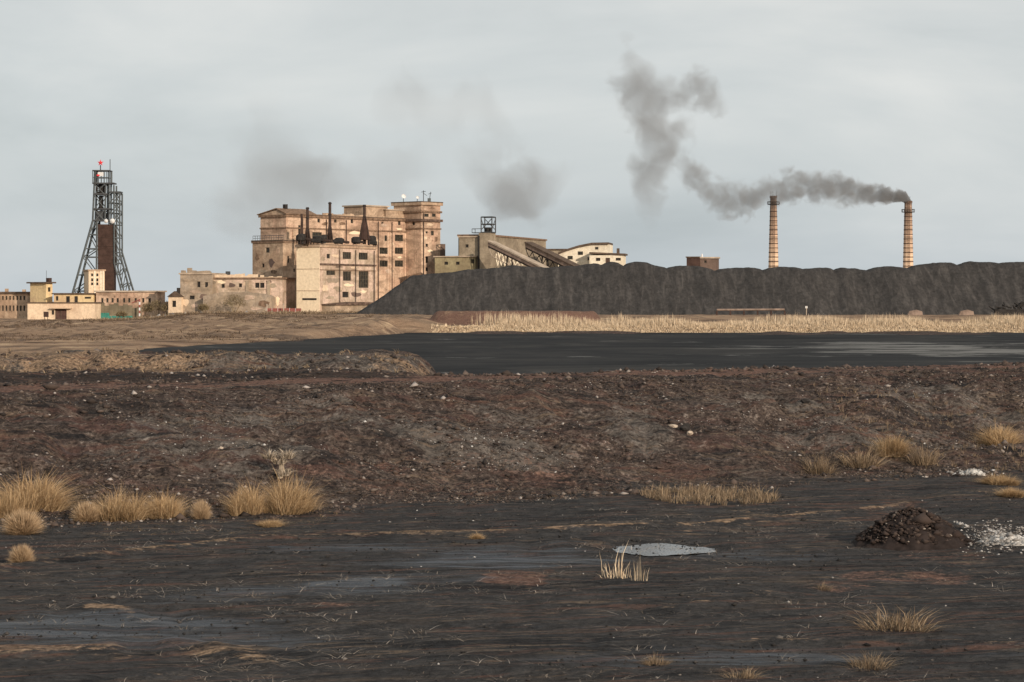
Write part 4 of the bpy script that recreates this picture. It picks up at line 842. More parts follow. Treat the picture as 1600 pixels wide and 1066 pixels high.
# ------------------------------------------------------------------ headframe
YH = 800.; sH = YH / F; T = thing('mine_headframe', 'steel lattice mine headframe with brown shaft casing and red star', 'headframe', (PX(165, YH), YH, 3))
hx = lambda p: (p - 165) * sH
hz = lambda y: PZ(y, YH) - 3
def hb(name, p, q, wd=.34, mat='steelblue'): g = MB(); g.beam(p, q, wd * 1.15); return g.build(name, M[mat], T)
g = MB(); g.box(hx(154.6), hx(179.4), -2.2, 2.6, 0, hz(351)); T_c = g.build('shaft_casing', M['rust'], T)
for k in range(9): g = MB(); zq = 2 + k * 3.0; g.box(hx(154.6) - .08, hx(179.4) + .08, -2.3, -2.203, zq, zq + .12); g.build('casing_seam', M['rustdark'], T_c)
for s in (-1, 1):
    d0, d1 = s * 5.5, s * 2.6
    hb('leg', (hx(110), d0, 0), (hx(147), d1, hz(346)), .5); hb('leg', (hx(147), d1, hz(346)), (hx(150), d1 * .8, hz(268)), .42)
    hb('leg', (hx(152.5), d1, 0), (hx(153.5), d1, hz(346)), .4); hb('leg', (hx(166), d1, hz(346)), (hx(167), d1 * .8, hz(288)), .38); hb('leg', (hx(172), d1 * .8, hz(352)), (hx(172), d1 * .8, hz(268)), .36)
    hb('leg', (hx(215), d0 * .8, 0), (hx(189), d1, hz(395)), .42); hb('leg', (hx(189), d1, hz(395)), (hx(189), d1, hz(302)), .36); hb('leg', (hx(200), d1, 0), (hx(180.5), d1, hz(412)), .36)
    hb('leg', (hx(180.5), d1, hz(412)), (hx(180), d1, hz(290)), .36)
    ys_ = [346, 367, 389, 402, 430, 455, 480]
    def lx(y): f = (y - 346) / (488 - 346); return hx(147 + (110 - 147) * f), s * (2.6 + 2.9 * f)
    for a, c in zip(ys_[:-1], ys_[1:]):
        xa, da = lx(a); xc, dc = lx(c); hb('brace', *(((xc, dc, hz(c)), (hx(153), s * 2.6, hz(a))) if ys_.index(a) % 2 == 0 else ((xa, da, hz(a)), (hx(153), s * 2.6, hz(c)))), .22); hb('girt', (xc, dc, hz(c)), (hx(153), s * 2.6, hz(c)), .26)
    yr = [302, 318, 334, 352, 372, 395, 412]
    for k, (a, c) in enumerate(zip(yr[:-1], yr[1:])):
        hb('brace', (hx(180), d1, hz(a)), (hx(189), d1, hz(c)), .2); hb('girt', (hx(180), d1, hz(c)), (hx(189), d1, hz(c)), .22)
        if k < 3: hb('brace', (hx(189), d1, hz(a)), (hx(172), d1, hz(c)), .2); hb('girt', (hx(172), d1, hz(a)), (hx(189), d1, hz(a)), .22)
    for f0, f1 in ((0, .25), (.25, .5), (.5, .75), (.75, 1)):
        o_ = lambda f: (hx(189 + 26 * f), s * (2.6 + 1.8 * f), hz(395) * (1 - f)); i_ = lambda f: (hx(180.5 + 19.5 * f), d1, hz(412) * (1 - f))
        hb('brace', o_(f0), i_(f1), .2); hb('girt', o_(f1), i_(f1), .22)
    for a, c in ((346, 328), (328, 305), (305, 288)):
        hb('brace', (hx(149), d1, hz(a)), (hx(166), d1, hz(c)), .22); hb('brace', (hx(166), d1, hz(a)), (hx(149), d1, hz(c)), .22)
    for a in (147, 151.5, 156, 160.5, 165, 169, 173): hb('cage_post', (hx(a), s * 2.6, hz(288)), (hx(a), s * 2.6, hz(268)), .18)
    hb('cage_rail', (hx(147), s * 2.6, hz(278)), (hx(173), s * 2.6, hz(278)), .16)
for (a, c, y_, th) in ((146, 164, 346, .5), (148, 175, 328, .4), (148, 170, 305, .5), (146.5, 180, 288, .45), (146.5, 173.5, 268, .35)):
    g = MB(); g.box(hx(a), hx(c), -3., 3., hz(y_), hz(y_) + th); g.build('platform', M['steel'], T)
g = MB(); g.box(hx(172), hx(190), -2.8, 2.8, hz(301), hz(301) + .3); g.build('platform', M['steel'], T)
for (p, y_) in ((159, 337), (158, 296)):
    g = MB(); g.lathe([(1.2, -.25), (1.9, -.25), (1.9, .25), (1.2, .25), (1.2, -.25)], 20); o_ = g.build('sheave_wheel', M['dark'], T); o_.location = (hx(p), 0, hz(y_)); o_.rotation_euler = (pi / 2, 0, 0)
g = MB(); g.box(hx(151), hx(163), -1.6, 1.6, hz(345) + .3, hz(330)); g.build('winch_housing', M['steel'], T)
g = MB(); g.tube((hx(158), 0, hz(328)), (hx(158), 0, hz(306)), .8); g.build('guide_column', M['dark'], T)
g = MB(); g.tube((hx(159), 0, hz(304)), (hx(159), 0, hz(289)), 1.0); g.build('guide_column', M['dark'], T)
for (p, r) in ((168, .75), (178, .95)):
    g = MB(); g.lathe([(0, -.2), (r, -.2), (r * .9, .2), (0, .35)], 14); o_ = g.build('lamp_disc', M['whitep'], T, True); o_.location = (hx(p), -3.1, hz(346)); o_.rotation_euler = (pi / 2, 0, 0)
g = MB(); g.box(hx(155), hx(164), -2.9, -2.8, hz(276), hz(270)); g.build('banner', M['whitep'], T); g = MB(); g.box(hx(153.5), hx(158), -2.98, -2.905, hz(276), hz(273.5)); g.build('banner_stripe', M['star'], T)
hb('star_mast', (hx(157), 0, hz(268)), (hx(157), 0, hz(258)), .22, 'steel'); hb('lightning_rod', (hx(172), 0, hz(268)), (hx(172), 0, hz(249)), .16, 'steel')
g = MB(); pts = []
for k in range(10): r = (1.2 if k % 2 == 0 else .46); a = pi / 2 + k * pi / 5; pts.append((r * cos(a), r * sin(a)))
for k in range(10): a, c = pts[k], pts[(k + 1) % 10]; g.tri((0, -.35, 0), (a[0], 0, a[1]), (c[0], 0, c[1])); g.tri((0, .35, 0), (c[0], 0, c[1]), (a[0], 0, a[1]))
o_ = g.build('red_star', M['star'], T); o_.location = (hx(157), 0, hz(254.5))

# ------------------------------------------------------------------ chimneys
def chimney(px, top, ring, r0, r1, label, rods):
    Yc = 880.; t = thing('brick_chimney', label, 'chimney', (PX(px, Yc), Yc, 3), 0, 'brick chimneys behind the coal heap'); h = PZ(top, Yc) - 3
    g = MB(); n = 16; g.lathe([(r0 + (r1 - r0) * k / n, h * k / n) for k in range(n + 1)] + [(r1 * .75, h), (r1 * .75, h - 3)], 28); g.build('shaft', M['chim'], t, True)
    rad = lambda z: r0 + (r1 - r0) * z / h
    z = 1.5
    while z < h - 6:
        r = rad(z); g = MB(); g.lathe([(r - .02, z), (r + .09, z), (r + .09, z + .28), (r - .02, z + .28)], 28); g.build('hoop', M['rust'], t); z += 1.75
    g = MB(); g.lathe([(r1, h - .9), (r1 + .22, h - .8), (r1 + .22, h - .1), (r1, h - .02)], 28); g.build('rim', M['trimdark'], t)
    zr = PZ(ring, Yc) - 3; r = rad(zr); g = MB(); g.lathe([(r, zr), (r + 1.0, zr), (r + 1.0, zr + .2), (r, zr + .2)], 28); p = g.build('platform', M['dark'], t)
    g = MB(); g.lathe([(r + .97, zr + 1.05), (r + 1.05, zr + 1.05), (r + 1.05, zr + 1.2), (r + .97, zr + 1.2), (r + .97, zr + 1.05)], 28); [g.beam(((r + 1) * cos(a), (r + 1) * sin(a), zr + .2), ((r + 1) * cos(a), (r + 1) * sin(a), zr + 1.1), .1) for a in np.linspace(0, 2 * pi, 14)[:-1]]; g.build('railing', M['dark'], p)
    g = MB(); [g.box(-.3, .3, -rad(q) - .25, -rad(q) - .2, q, q + .06) for q in np.arange(2, h - 1, .6)]; [g.beam((a, -r0 - .23, 1), (a, -r1 - .23, h), .07) for a in (-.3, .3)]; g.build('ladder', M['rust'], t)
    for a in rods: g = MB(); g.beam((r1 * cos(a), r1 * sin(a), h - .5), (r1 * cos(a), r1 * sin(a), h + 1.8), .08); g.build('lightning_rod', M['dark'], t)
    return h
chimney(1208.5, 306, 320, 2.35, 1.22, 'left brick chimney with hoops, not smoking', (0.3, 2.4, 4.4))
chimney(1419, 314, 332, 2.35, 1.40, 'right brick chimney with hoops, pouring out dark smoke', (0.9, 3.0))

# ------------------------------------------------------------------ smoke
def plume(label, axis, pts, Y, D, ns=.13, warp=1.5, soft=.55):
    """pts: photo x, y, radius (px), density 0..1, ordered along the axis; a closed tube filled with real smoke"""
    s = Y / F; P = [(PX(a, Y), PZ(c, Y), r * s, d) for a, c, r, d in pts]
    if axis == 'z': P = [(c, a, r, d) for a, c, r, d in P]
    P.sort(key=lambda q: q[0]); tt = [q[0] for q in P]; t0, t1 = tt[0], tt[-1]
    g = MB(); k = 16; n = 30
    for i in range(n + 1):
        t = t0 + (t1 - t0) * i / n; c = np.interp(t, tt, [q[1] for q in P]); r = 1.4 * np.interp(t, tt, [q[2] for q in P])
        if i in (0, n): r *= .4
        for j in range(k):
            a = 2 * pi * j / k; u, v = c + r * cos(a), Y + r * sin(a); g.v.append((t, v, u) if axis == 'x' else (u, v, t))
    for i in range(n):
        for j in range(k): j2 = (j + 1) % k; g.f.append((i * k + j, i * k + j2, (i + 1) * k + j2, (i + 1) * k + j))
    g.f.append(tuple(range(k - 1, -1, -1))); g.f.append(tuple(range(n * k, (n + 1) * k)))
    if axis == 'x': g.f = [q[::-1] for q in g.f]
    m = bpy.data.materials.new('smoke'); m.use_nodes = True; nt = m.node_tree; nt.nodes.clear()
    o = nd(nt, 'ShaderNodeOutputMaterial'); pv = nd(nt, 'ShaderNodeVolumePrincipled'); nt.links.new(pv.outputs[0], o.inputs['Volume'])
    pv.inputs['Color'].default_value = (.43, .435, .44, 1); pv.inputs['Anisotropy'].default_value = 0.
    co = nd(nt, 'ShaderNodeTexCoord').outputs['Object']; sp = nd(nt, 'ShaderNodeSeparateXYZ'); nt.links.new(co, sp.inputs[0])
    T_ = sp.outputs[0] if axis == 'x' else sp.outputs[2]; U = sp.outputs[2] if axis == 'x' else sp.outputs[0]
    tn = math_(nt, 'DIVIDE', math_(nt, 'SUBTRACT', T_, t0), t1 - t0, clamp=True)
    def curve(vals):
        lo, hi = min(vals), max(vals); hi = hi if hi - lo > 1e-4 else lo + 1e-4; fc = nd(nt, 'ShaderNodeFloatCurve'); cm = fc.mapping; c = cm.curves[0]
        while len(c.points) < len(vals): c.points.new(.5, .5)
        for q, t, v in zip(c.points, tt, vals): q.location = ((t - t0) / (t1 - t0), (v - lo) / (hi - lo))
        cm.use_clip = True; cm.update(); nt.links.new(tn, fc.inputs['Value']); return math_(nt, 'MULTIPLY_ADD', fc.outputs[0], hi - lo, lo)
    du = math_(nt, 'SUBTRACT', U, curve([q[1] for q in P])); dv = math_(nt, 'SUBTRACT', sp.outputs[1], Y)
    dist = math_(nt, 'SQRT', math_(nt, 'ADD', math_(nt, 'MULTIPLY', du, du), math_(nt, 'MULTIPLY', dv, dv)))
    v = math_(nt, 'SUBTRACT', 1., math_(nt, 'DIVIDE', dist, curve([q[2] for q in P])))
    nz = noise(nt, co, ns, 4, .52, .5)
    e = math_(nt, 'ADD', v, math_(nt, 'MULTIPLY', math_(nt, 'SUBTRACT', nz, .5), 2 * warp))
    mr = nd(nt, 'ShaderNodeMapRange', interpolation_type='SMOOTHSTEP'); nt.links.new(e, mr.inputs[0]); mr.inputs[1].default_value = 0; mr.inputs[2].default_value = soft
    edge = nd(nt, 'ShaderNodeMapRange', interpolation_type='SMOOTHSTEP'); nt.links.new(v, edge.inputs[0]); edge.inputs[1].default_value = -.38; edge.inputs[2].default_value = -.05
    de = math_(nt, 'MULTIPLY', math_(nt, 'MULTIPLY', mr.outputs[0], edge.outputs[0]), math_(nt, 'MULTIPLY', curve([q[3] for q in P]), D))
    nt.links.new(de, pv.inputs['Density'])
    try: m.cycles.volume_step_rate = .35
    except Exception: pass
    ob = g.build('smoke_plume', m); tag(ob, label, 'smoke', kind='stuff'); return ob
plume('dark smoke trailing left from the right chimney top', 'x', [(1425, 318, 5, 1), (1420, 310, 8, 3.2), (1404, 306, 11, 2.4), (1380, 306, 16, 1.5), (1340, 302, 22, .75), (1300, 293, 27, .5), (1260, 290, 28, .45), (1220, 295, 28, .36), (1190, 305, 27, .34), (1150, 314, 31, .3), (1115, 300, 32, .26), (1088, 276, 32, .26), (1062, 258, 24, .1), (1052, 250, 12, 0.)], 880, .34, .2)
plume('tall grey smoke column rising above the heap', 'z', [(1016, 372, 10, 0.), (1016, 345, 16, .1), (1015, 310, 28, .3), (1022, 270, 38, .5), (1032, 225, 46, .5), (1022, 180, 56, .42), (1006, 140, 56, .4), (990, 105, 34, .28), (982, 75, 20, .25), (978, 48, 10, 0.)], 860, .125, .11)
plume('detached curl of grey smoke right of the tall column', 'x', [(1030, 170, 10, 0.), (1055, 158, 26, .3), (1085, 138, 34, .5), (1112, 148, 34, .45), (1134, 168, 20, .1), (1144, 178, 8, 0)], 860, .125, .17)
plume('broad faint smoke hanging above the washery at left', 'z', [(425, 385, 60, 0.), (430, 330, 100, .5), (450, 280, 112, .6), (438, 235, 85, .4), (412, 180, 52, .2), (404, 130, 30, 0.)], 850, .024, .05)
plume('faint smoke patch hanging above the screening plant', 'x', [(700, 240, 12, 0.), (750, 270, 52, .5), (805, 300, 62, 1.), (850, 300, 50, .7), (885, 275, 24, .25), (910, 258, 10, 0.)], 850, .036, .075)
plume('thin smoke haze drifting between washery and column', 'x', [(575, 170, 14, 0.), (640, 150, 56, .6), (690, 175, 54, .4), (740, 170, 54, .6), (790, 210, 46, .4), (850, 255, 24, 0.)], 850, .015, .06)
plume('low thin smoke drifting behind the washery roof', 'x', [(490, 325, 14, 0.), (530, 295, 50, .5), (590, 280, 60, .6), (660, 260, 52, .4), (720, 235, 22, 0.)], 850, .015, .055)

# ------------------------------------------------------------------ vegetation and debris
def blades(n, rad, hgt, lean, wd, seed, curve=.35, base=.6, dome=False):
    r = np.random.default_rng(seed); a = r.uniform(0, 2 * pi, n); q = rad * base * np.sqrt(r.uniform(0, 1, n)); bx, by = q * np.cos(a), q * np.sin(a)
    if dome:
        el = np.arcsin(r.uniform(.05, 1, n)); az = r.uniform(0, 2 * pi, n); Ln = r.uniform(.75, 1.03, n); dx = np.cos(el) * np.cos(az) * rad * Ln; dy = np.cos(el) * np.sin(az) * rad * Ln; dz = np.sin(el) * hgt * Ln
        bx *= .35; by *= .35
    else:
        l = lean * r.normal(0, .6, n) + lean * q / rad; dx = np.cos(a) * l * hgt + r.normal(0, .12, n) * hgt; dy = np.sin(a) * l * hgt + r.normal(0, .12, n) * hgt; dz = hgt * r.uniform(.35, 1.08, n) * (1 - .45 * (q / rad) ** 2) * (.72 + .42 * np.sin(a * 3 + seed) * np.sin(q / rad * 5 + seed))
    t = r.uniform(0, 2 * pi, n); wx, wy = np.cos(t) * wd / 2, np.sin(t) * wd / 2
    mid = .55; V = np.zeros((n, 5, 3)); k = 1 - curve
    V[:, 0] = np.stack([bx - wx, by - wy, np.full(n, -.05)], -1); V[:, 1] = np.stack([bx + wx, by + wy, np.full(n, -.05)], -1)
    mxx, myy, mzz = bx + dx * mid * k, by + dy * mid * k, dz * mid * (1.12)
    V[:, 2] = np.stack([mxx + wx * .8, myy + wy * .8, mzz], -1); V[:, 3] = np.stack([mxx - wx * .8, myy - wy * .8, mzz], -1); V[:, 4] = np.stack([bx + dx, by + dy, dz], -1)
    i = np.arange(n)[:, None] * 5; f = np.concatenate([i + np.array([[0, 1, 2]]), i + np.array([[0, 2, 3]]), i + np.array([[3, 2, 4]])], 0)
    return V.reshape(-1, 3), f
def tuft_mesh(name, mat, *a, **k): v, f = blades(*a, **k); return np_mesh(name, v, f, M[mat])
TV = {}
for i in range(3):
    r = np.random.default_rng(340 + i); V = []; Fc = []; n0 = 0
    for k in range(13):
        rd = r.uniform(.22, .5); v, f = blades(int(1250 * rd), rd, r.uniform(.55, 1.2), r.uniform(.5, 1.), .017, 350 + 10 * i + k, curve=.5, base=.9); a = r.uniform(0, 6.28); q = r.uniform(0, .85)
        V.append(v + np.array([q * cos(a), q * sin(a), 0])); Fc.append(f + n0); n0 += len(v)
    TV['gold', i] = np_mesh('tuft', np.concatenate(V), np.concatenate(Fc), M['strawgold'])
for i in range(2): TV['ball', i] = tuft_mesh('tuft', 'strawball', 2600, 1., 1., .5, .03, 310 + i, dome=True, curve=.1)
for i in range(2): TV['thin', i] = tuft_mesh('tuft', 'strawdull', 420, 1., 1., .95, .022, 320 + i, base=.7)
TV['reedc', 0] = tuft_mesh('tuft', 'reed', 44, 1., 1., .3, .05, 330, base=1.)
TUFTS = [ # px, base py, half width px, height px, kind, label
    (68, 800, 52, 62, 'gold', 'largest golden grass clump at the foot of the bank, far left'),
    (12, 806, 30, 46, 'gold', 'golden grass clump cut by the left edge'),
    (36, 834, 38, 42, 'ball', 'round pale tumbleweed just below the large golden clump'),
    (34, 878, 26, 34, 'ball', 'small round tumbleweed alone on the black ground at left'),
    (136, 814, 28, 36, 'ball', 'round straw bush right of the largest golden clump'),
    (190, 812, 42, 50, 'gold', 'wide golden grass clump in the middle of the left row'),
    (250, 810, 34, 42, 'gold', 'golden grass clump beside the single round bush'),
    (314, 811, 20, 34, 'ball', 'single small round straw bush in the left row'),
    (388, 803, 32, 48, 'gold', 'thin golden clump left of the tall clump under the withered weed'),
    (440, 802, 38, 62, 'gold', 'tall golden clump under the withered weed'),
    (478, 798, 30, 40, 'thin', 'reddish dry grass clump at the right end of the left row'),
    (424, 822, 18, 12, 'gold', 'tiny flattened straw tuft below the tall golden clump'),
    (745, 840, 12, 11, 'gold', 'lone little straw tuft on the track ridge'),
    (962, 902, 22, 34, 'reedc', 'sparse upright reed stalks left of centre below the puddle'),
    (1000, 906, 16, 36, 'reedc', 'sparse upright reed stalks below the puddle, right group'),
    (1568, 694, 34, 34, 'gold', 'bright straw clump high on the bank at the right edge'),
    (1280, 738, 32, 40, 'thin', 'dry grass clump at the left of the right hand patch'),
    (1345, 728, 40, 36, 'thin', 'dry grass clump in the middle of the right hand patch'),
    (1402, 716, 26, 34, 'gold', 'straw clump at the centre right of the right hand patch'),
    (1442, 726, 32, 36, 'thin', 'dry grass clump at the right of the right hand patch'),
    (1560, 756, 26, 18, 'gold', 'low straw tuft behind the soil mound, upper right'),
    (1580, 776, 24, 16, 'gold', 'low straw tuft behind the soil mound, lower right'),
    (1400, 985, 60, 44, 'thin', 'wide dry grass tuft low at right'), (1360, 1044, 46, 28, 'thin', 'dry grass tuft near the bottom edge at right'),
    (1025, 1038, 22, 20, 'thin', 'small V shaped grass tuft near the bottom edge'), (1285, 920, 18, 14, 'thin', 'small forked grass tuft right of centre'),
    (1160, 1055, 30, 20, 'thin', 'dry grass wisp at the bottom edge, right of centre')]
for i, (px, py, hw, hp, kind, lab) in enumerate(TUFTS):
    x, y, z = ground_at(px, py); nvar = 3 if kind == 'gold' else 1 if kind == 'reedc' else 2
    o = link('tumbleweed' if kind == 'ball' else 'reed_clump' if kind == 'reedc' else 'grass_tuft', TV[kind, i % nvar])
    s = y / F; o.location = (x, y, z - .03); hp *= {'gold': 1.08, 'reedc': 1.7, 'thin': 1.1, 'ball': 1.05}[kind]; o.scale = (hw * s * 1.1, hw * s * (1.0 if kind == 'ball' else .8), hp * s); o.rotation_euler = (0, 0, i * 1.7)
    tag(o, lab, 'bush' if kind == 'ball' else 'grass', 'dry plants on the coal ground')
def scatter_blades(name, label, mat, P, nper, hg, wd, seed, lean=.9, spread=.25, flat=1.):
    r = np.random.default_rng(seed); V = []; Fc = []; n0 = 0; n = len(P); base = [blades(nper, spread, 1., lean, wd, seed + k, base=.8) for k in range(6)]
    for k in range(6):
        sel = P[k::6]; bv, bf = base[k]
        if len(sel) == 0: continue
        sc2 = r.uniform(.3, 1.5, (len(sel), 1, 1)) * hg; an = r.uniform(0, 2 * pi, len(sel)); c, s = np.cos(an), np.sin(an)
        v = bv[None] * np.array([1, 1, flat]); v = np.stack([v[..., 0] * c[:, None] - v[..., 1] * s[:, None], v[..., 0] * s[:, None] + v[..., 1] * c[:, None], v[..., 2] + 0 * c[:, None]], -1) * sc2 + sel[:, None, :]
        f = bf[None] + (np.arange(len(sel)) * len(bv))[:, None, None] + n0; V.append(v.reshape(-1, 3)); Fc.append(f.reshape(-1, 3)); n0 += len(sel) * len(bv)
    o = link(name, np_mesh(name, np.concatenate(V), np.concatenate(Fc), M[mat])); tag(o, label, 'grass', kind='stuff'); return o
def pts_on(n, f, seed):
    r = np.random.default_rng(seed); x, y = f(r, n); return np.stack([x, y, height(x, y)], -1)
def wedge(y0, y1, clump=0., seed=0, lo=-13.5, hi=13.5):
    def f(r, n):
        m = int(n * (4 if clump else 1)); y = np.sqrt(r.uniform(y0 ** 2, y1 ** 2, m)); x = y * np.tan(np.radians(r.uniform(lo, hi, m)))
        if clump: k = np.argsort(-(fbm(x * .25, y * .18, 3, seed) + clump * r.uniform(-1, 1, m)))[:n]; x, y = x[k], y[k]
        return x, y
    return f
def bankw(t0, t1, clump=.3, seed=0):
    def f(r, n):
        x = r.uniform(-30, 34, 4 * n); y = yfoot(x) + 20 * r.uniform(t0, t1, 4 * n); ok = np.abs(x) < y * .245; x, y = x[ok], y[ok]; k = np.argsort(-(fbm(x * .25, y * .25, 3, seed) + clump * r.uniform(-1, 1, len(x))))[:n]; return x[k], y[k]
    return f
def patch(px, py, wx, hy, z=0.):
    X, Y = G(px, py, z); sx = wx / F * Y; sy = abs(G(px, py - hy, z)[1] - Y)
    def f(r, n): q = np.sqrt(r.uniform(0, 1, n)); a = r.uniform(0, 2 * pi, n); return X + sx * q * np.cos(a), Y + sy * q * np.sin(a)
    return f
def patchb(px, py, wx, sy):
    X, Y, _ = ground_at(px, py); sx = wx / F * Y
    def f(r, n): a = r.normal(0, .5, (n, 2)); return X + sx * a[:, 0], Y + sy * a[:, 1]
    return f
scatter_blades('grass_strip', 'strip of short dry grass left of the soil mound at mid right', 'strawdull', pts_on(300, patch(1110, 778, 105, 11), 401), 16, .42, .035, 402, .5)
scatter_blades('grass_strip', 'sparse dry grass patch on the lower bank at right', 'strawdull', pts_on(500, lambda r, n: (r.uniform(14, 27, n), r.uniform(93, 107, n)), 403), 12, .32, .03, 404, .6)
scatter_blades('straw_litter', 'scattered wisps of bleached straw on the black foreground', 'twig', pts_on(1300, wedge(37, 82, .4, 405), 406), 7, .25, .032, 407, 1.8, .6, .42)
scatter_blades('straw_litter', 'loose fallen straw around the left grass clumps', 'straw', pts_on(260, lambda r, n: (r.uniform(-18.5, -5.5, n), yfoot(np.linspace(-18.5, -5.5, n)) + r.normal(-1.5, 1.6, n)), 460), 9, .20, .02, 461, 1.6, .8, .35)
scatter_blades('scrub_belt', 'belt of dry scrub and weeds along the foot of the plant buildings', 'strawdull', pts_on(1500, lambda r, n: (PX(r.uniform(150, 660, n), 722), r.uniform(700, 734, n)), 462), 8, 1.0, .14, 463, .7, .9)
scatter_blades('bank_grass', 'sparse dead grass all over the spoil bank', 'strawdull', pts_on(5200, bankw(-.1, 1.05, .5, 408), 409), 7, .17, .025, 410, 1.2, .4, .7)
scatter_blades('bank_weeds', 'bleached weed wisps scattered in drifts on the spoil bank', 'twig', pts_on(1800, bankw(0., 1.0, .35, 464), 465), 7, .17, .03, 466, 1.4, .45, .6)
scatter_blades('field_grass', 'dead grass on the ledge and the far brown field', 'strawdull', np.concatenate([pts_on(260, lambda r, n: (r.uniform(-34, -3, n), r.uniform(129, 140, n)), 411), pts_on(5000, lambda r, n: (r.uniform(-150, -22, n), r.uniform(360, 720, n)), 412)]), 8, .36, .1, 413, .7)
scatter_blades('field_scrub', 'low dark scrub dotted over the far brown field', 'scrub', pts_on(3600, lambda r, n: (lambda x, y: (lambda k: (x[k], y[k]))(np.argsort(-(fbm(x * .05, y * .03, 3, 418) + .35 * r.uniform(-1, 1, len(x))))[:n]))(r.uniform(-150, -22, 4 * n), r.uniform(380, 715, 4 * n)), 416), 9, .62, .12, 417, .8, .9)
scatter_blades('shore_grass', 'band of short pale dry grass along the far pond shore', 'reed', pts_on(6500, lambda r, n: (-18 + 153 * r.uniform(0, 1, n), 499 + 9 * r.uniform(0, 1, n) ** 1.5), 414), 7, .55, .16, 415, .5, 1.1)
def reeds():
    r = np.random.default_rng(420); n = 15000; x = -16 + 151 * r.uniform(0, 1, n) ** .88; y = r.uniform(501, 522, n); k = (fbm(x * .09, y * .1, 4, 421) + r.uniform(-.55, .55, n)) > -.1 + .5 * (1 - ss(x, -16, 14)); x, y = x[k], y[k]
    hs = .8 + 3.7 * ss(y, 504, 512) * np.clip(.62 + 1.5 * fbm(x * .06, y * .05, 4, 422), .08, 1.5); P = np.stack([x, y, height(x, y)], -1)
    V = []; Fc = []; bv, bf = blades(7, .6, 1.2, .16, .085, 423, base=1.); an = r.uniform(0, 2 * pi, len(P)); c, s = np.cos(an), np.sin(an)
    v = np.stack([bv[None, :, 0] * c[:, None] - bv[None, :, 1] * s[:, None], bv[None, :, 0] * s[:, None] + bv[None, :, 1] * c[:, None], bv[None, :, 2] * (hs * r.uniform(.6, 1.25, len(P)))[:, None]], -1) + P[:, None]
    f = bf[None] + (np.arange(len(P)) * len(bv))[:, None, None]
    o = link('reed_bed', np_mesh('reed_bed', v.reshape(-1, 3), f.reshape(-1, 3), M['reedback'])); tag(o, 'long belt of pale dry reeds on the far shore of the pond', 'reeds', kind='stuff')
reeds()
OCT = np.array([(1, 0, 0), (-1, 0, 0), (0, 1, 0), (0, -1, 0), (0, 0, 1), (0, 0, -1.)]); OF = np.array([(0, 2, 4), (2, 1, 4), (1, 3, 4), (3, 0, 4), (2, 0, 5), (1, 2, 5), (3, 1, 5), (0, 3, 5)])
def stones(name, label, mat, P, s0, sig, seed, flat=.6):
    r = np.random.default_rng(seed); n = len(P); s = s0 * np.exp(r.normal(0, sig, n)); j = OCT[None] * r.uniform(.55, 1.2, (n, 6, 1)) + r.normal(0, .18, (n, 6, 3)); an = r.uniform(0, 2 * pi, n); c, q = np.cos(an)[:, None], np.sin(an)[:, None]
    v = np.stack([j[..., 0] * c - j[..., 1] * q, j[..., 0] * q + j[..., 1] * c, j[..., 2] * flat], -1) * s[:, None, None] + (P + np.stack([0 * s, 0 * s, s * .15], -1))[:, None]
    f = OF[None] + (np.arange(n) * 6)[:, None, None]
    o = link(name, np_mesh(name, v.reshape(-1, 3), f.reshape(-1, 3), M[mat])); tag(o, label, 'rubble', kind='stuff'); return o
stones('rubble', 'loose stones and clods strewn over the spoil bank', 'stone', pts_on(20000, bankw(-.15, 1.02, .45, 430), 431), .042, .6, 432)
stones('rubble', 'loose clods along the back edge of the bank track', 'stone', pts_on(2500, bankw(1.25, 1.6, .6, 433), 434), .09, .5, 435)
stones('pale_rubble', 'pale ash and plaster bits dotted over the spoil bank', 'stonepale', pts_on(260, bankw(.05, .9, .25, 436), 437), .03, .45, 438)
stones('pale_rubble', 'drift of pale ash bits on the middle of the bank', 'stonepale', np.concatenate([pts_on(450, patchb(770, 705, 150, 3.), 450), pts_on(260, patchb(340, 700, 170, 3.5), 451), pts_on(200, patchb(1150, 650, 130, 4.), 453), pts_on(220, patchb(1450, 640, 150, 4.), 454)]), .025, .5, 452)
stones('coal_crumbs', 'small coal crumbs and clods on the black foreground', 'coalbits', pts_on(6000, wedge(35, 82, .7, 439), 440), .022, .5, 441)
stones('rubble', 'clods on the eroded ledge face at left', 'stone', pts_on(2200, lambda r, n: (r.uniform(-34, 0, n), r.uniform(112, 136, n)), 442), .09, .5, 443)
stones('pale_rubble', 'pale rubble bits on the foreground flat', 'stonepale', pts_on(160, wedge(40, 82, .9, 444), 445), .03, .4, 446)
stones('pale_rubble', 'line of pale rubble at the foot of the far workshops', 'stonepale', pts_on(260, lambda r, n: (PX(r.uniform(225, 430, n), 725), r.uniform(712, 732, n)), 447), .35, .5, 448)

# dark soil mound with white rubble beside it
def mound(name, label, cat, px, py, hw, hp, mat, seed, rough=.12, stonesn=0):
    x, y, z = ground_at(px, py); s = y / F; rx = hw * s; h = hp * s; n = 46; r = np.linspace(-1, 1, n); X, Y = np.meshgrid(r, r); d = np.hypot(X + .12 * fbm(X * 2, Y * 2, 3, seed), Y)
    Z = h * np.maximum(0, 1 - d ** 1.45) * (1 + .35 * fbm(X * 3, Y * 3, 3, seed + 1)) + rough * h * fbm(X * 9, Y * 9, 3, seed + 2) * (d < 1) - .03 - .3 * ss(d, .95, 1.2)
    v = np.stack([X * rx * 1.1, Y * rx * .9, Z], -1).reshape(-1, 3); i = np.arange(n - 1)[:, None] * n; j = np.arange(n - 1)[None]; f = np.stack([i + j, i + j + 1, i + n + j + 1, i + n + j], -1).reshape(-1, 4)
    o = link(name, np_mesh(name, v, f, M[mat], False)); o.location = (x, y + rx * .7, z); tag(o, label, cat); return o, rx, h
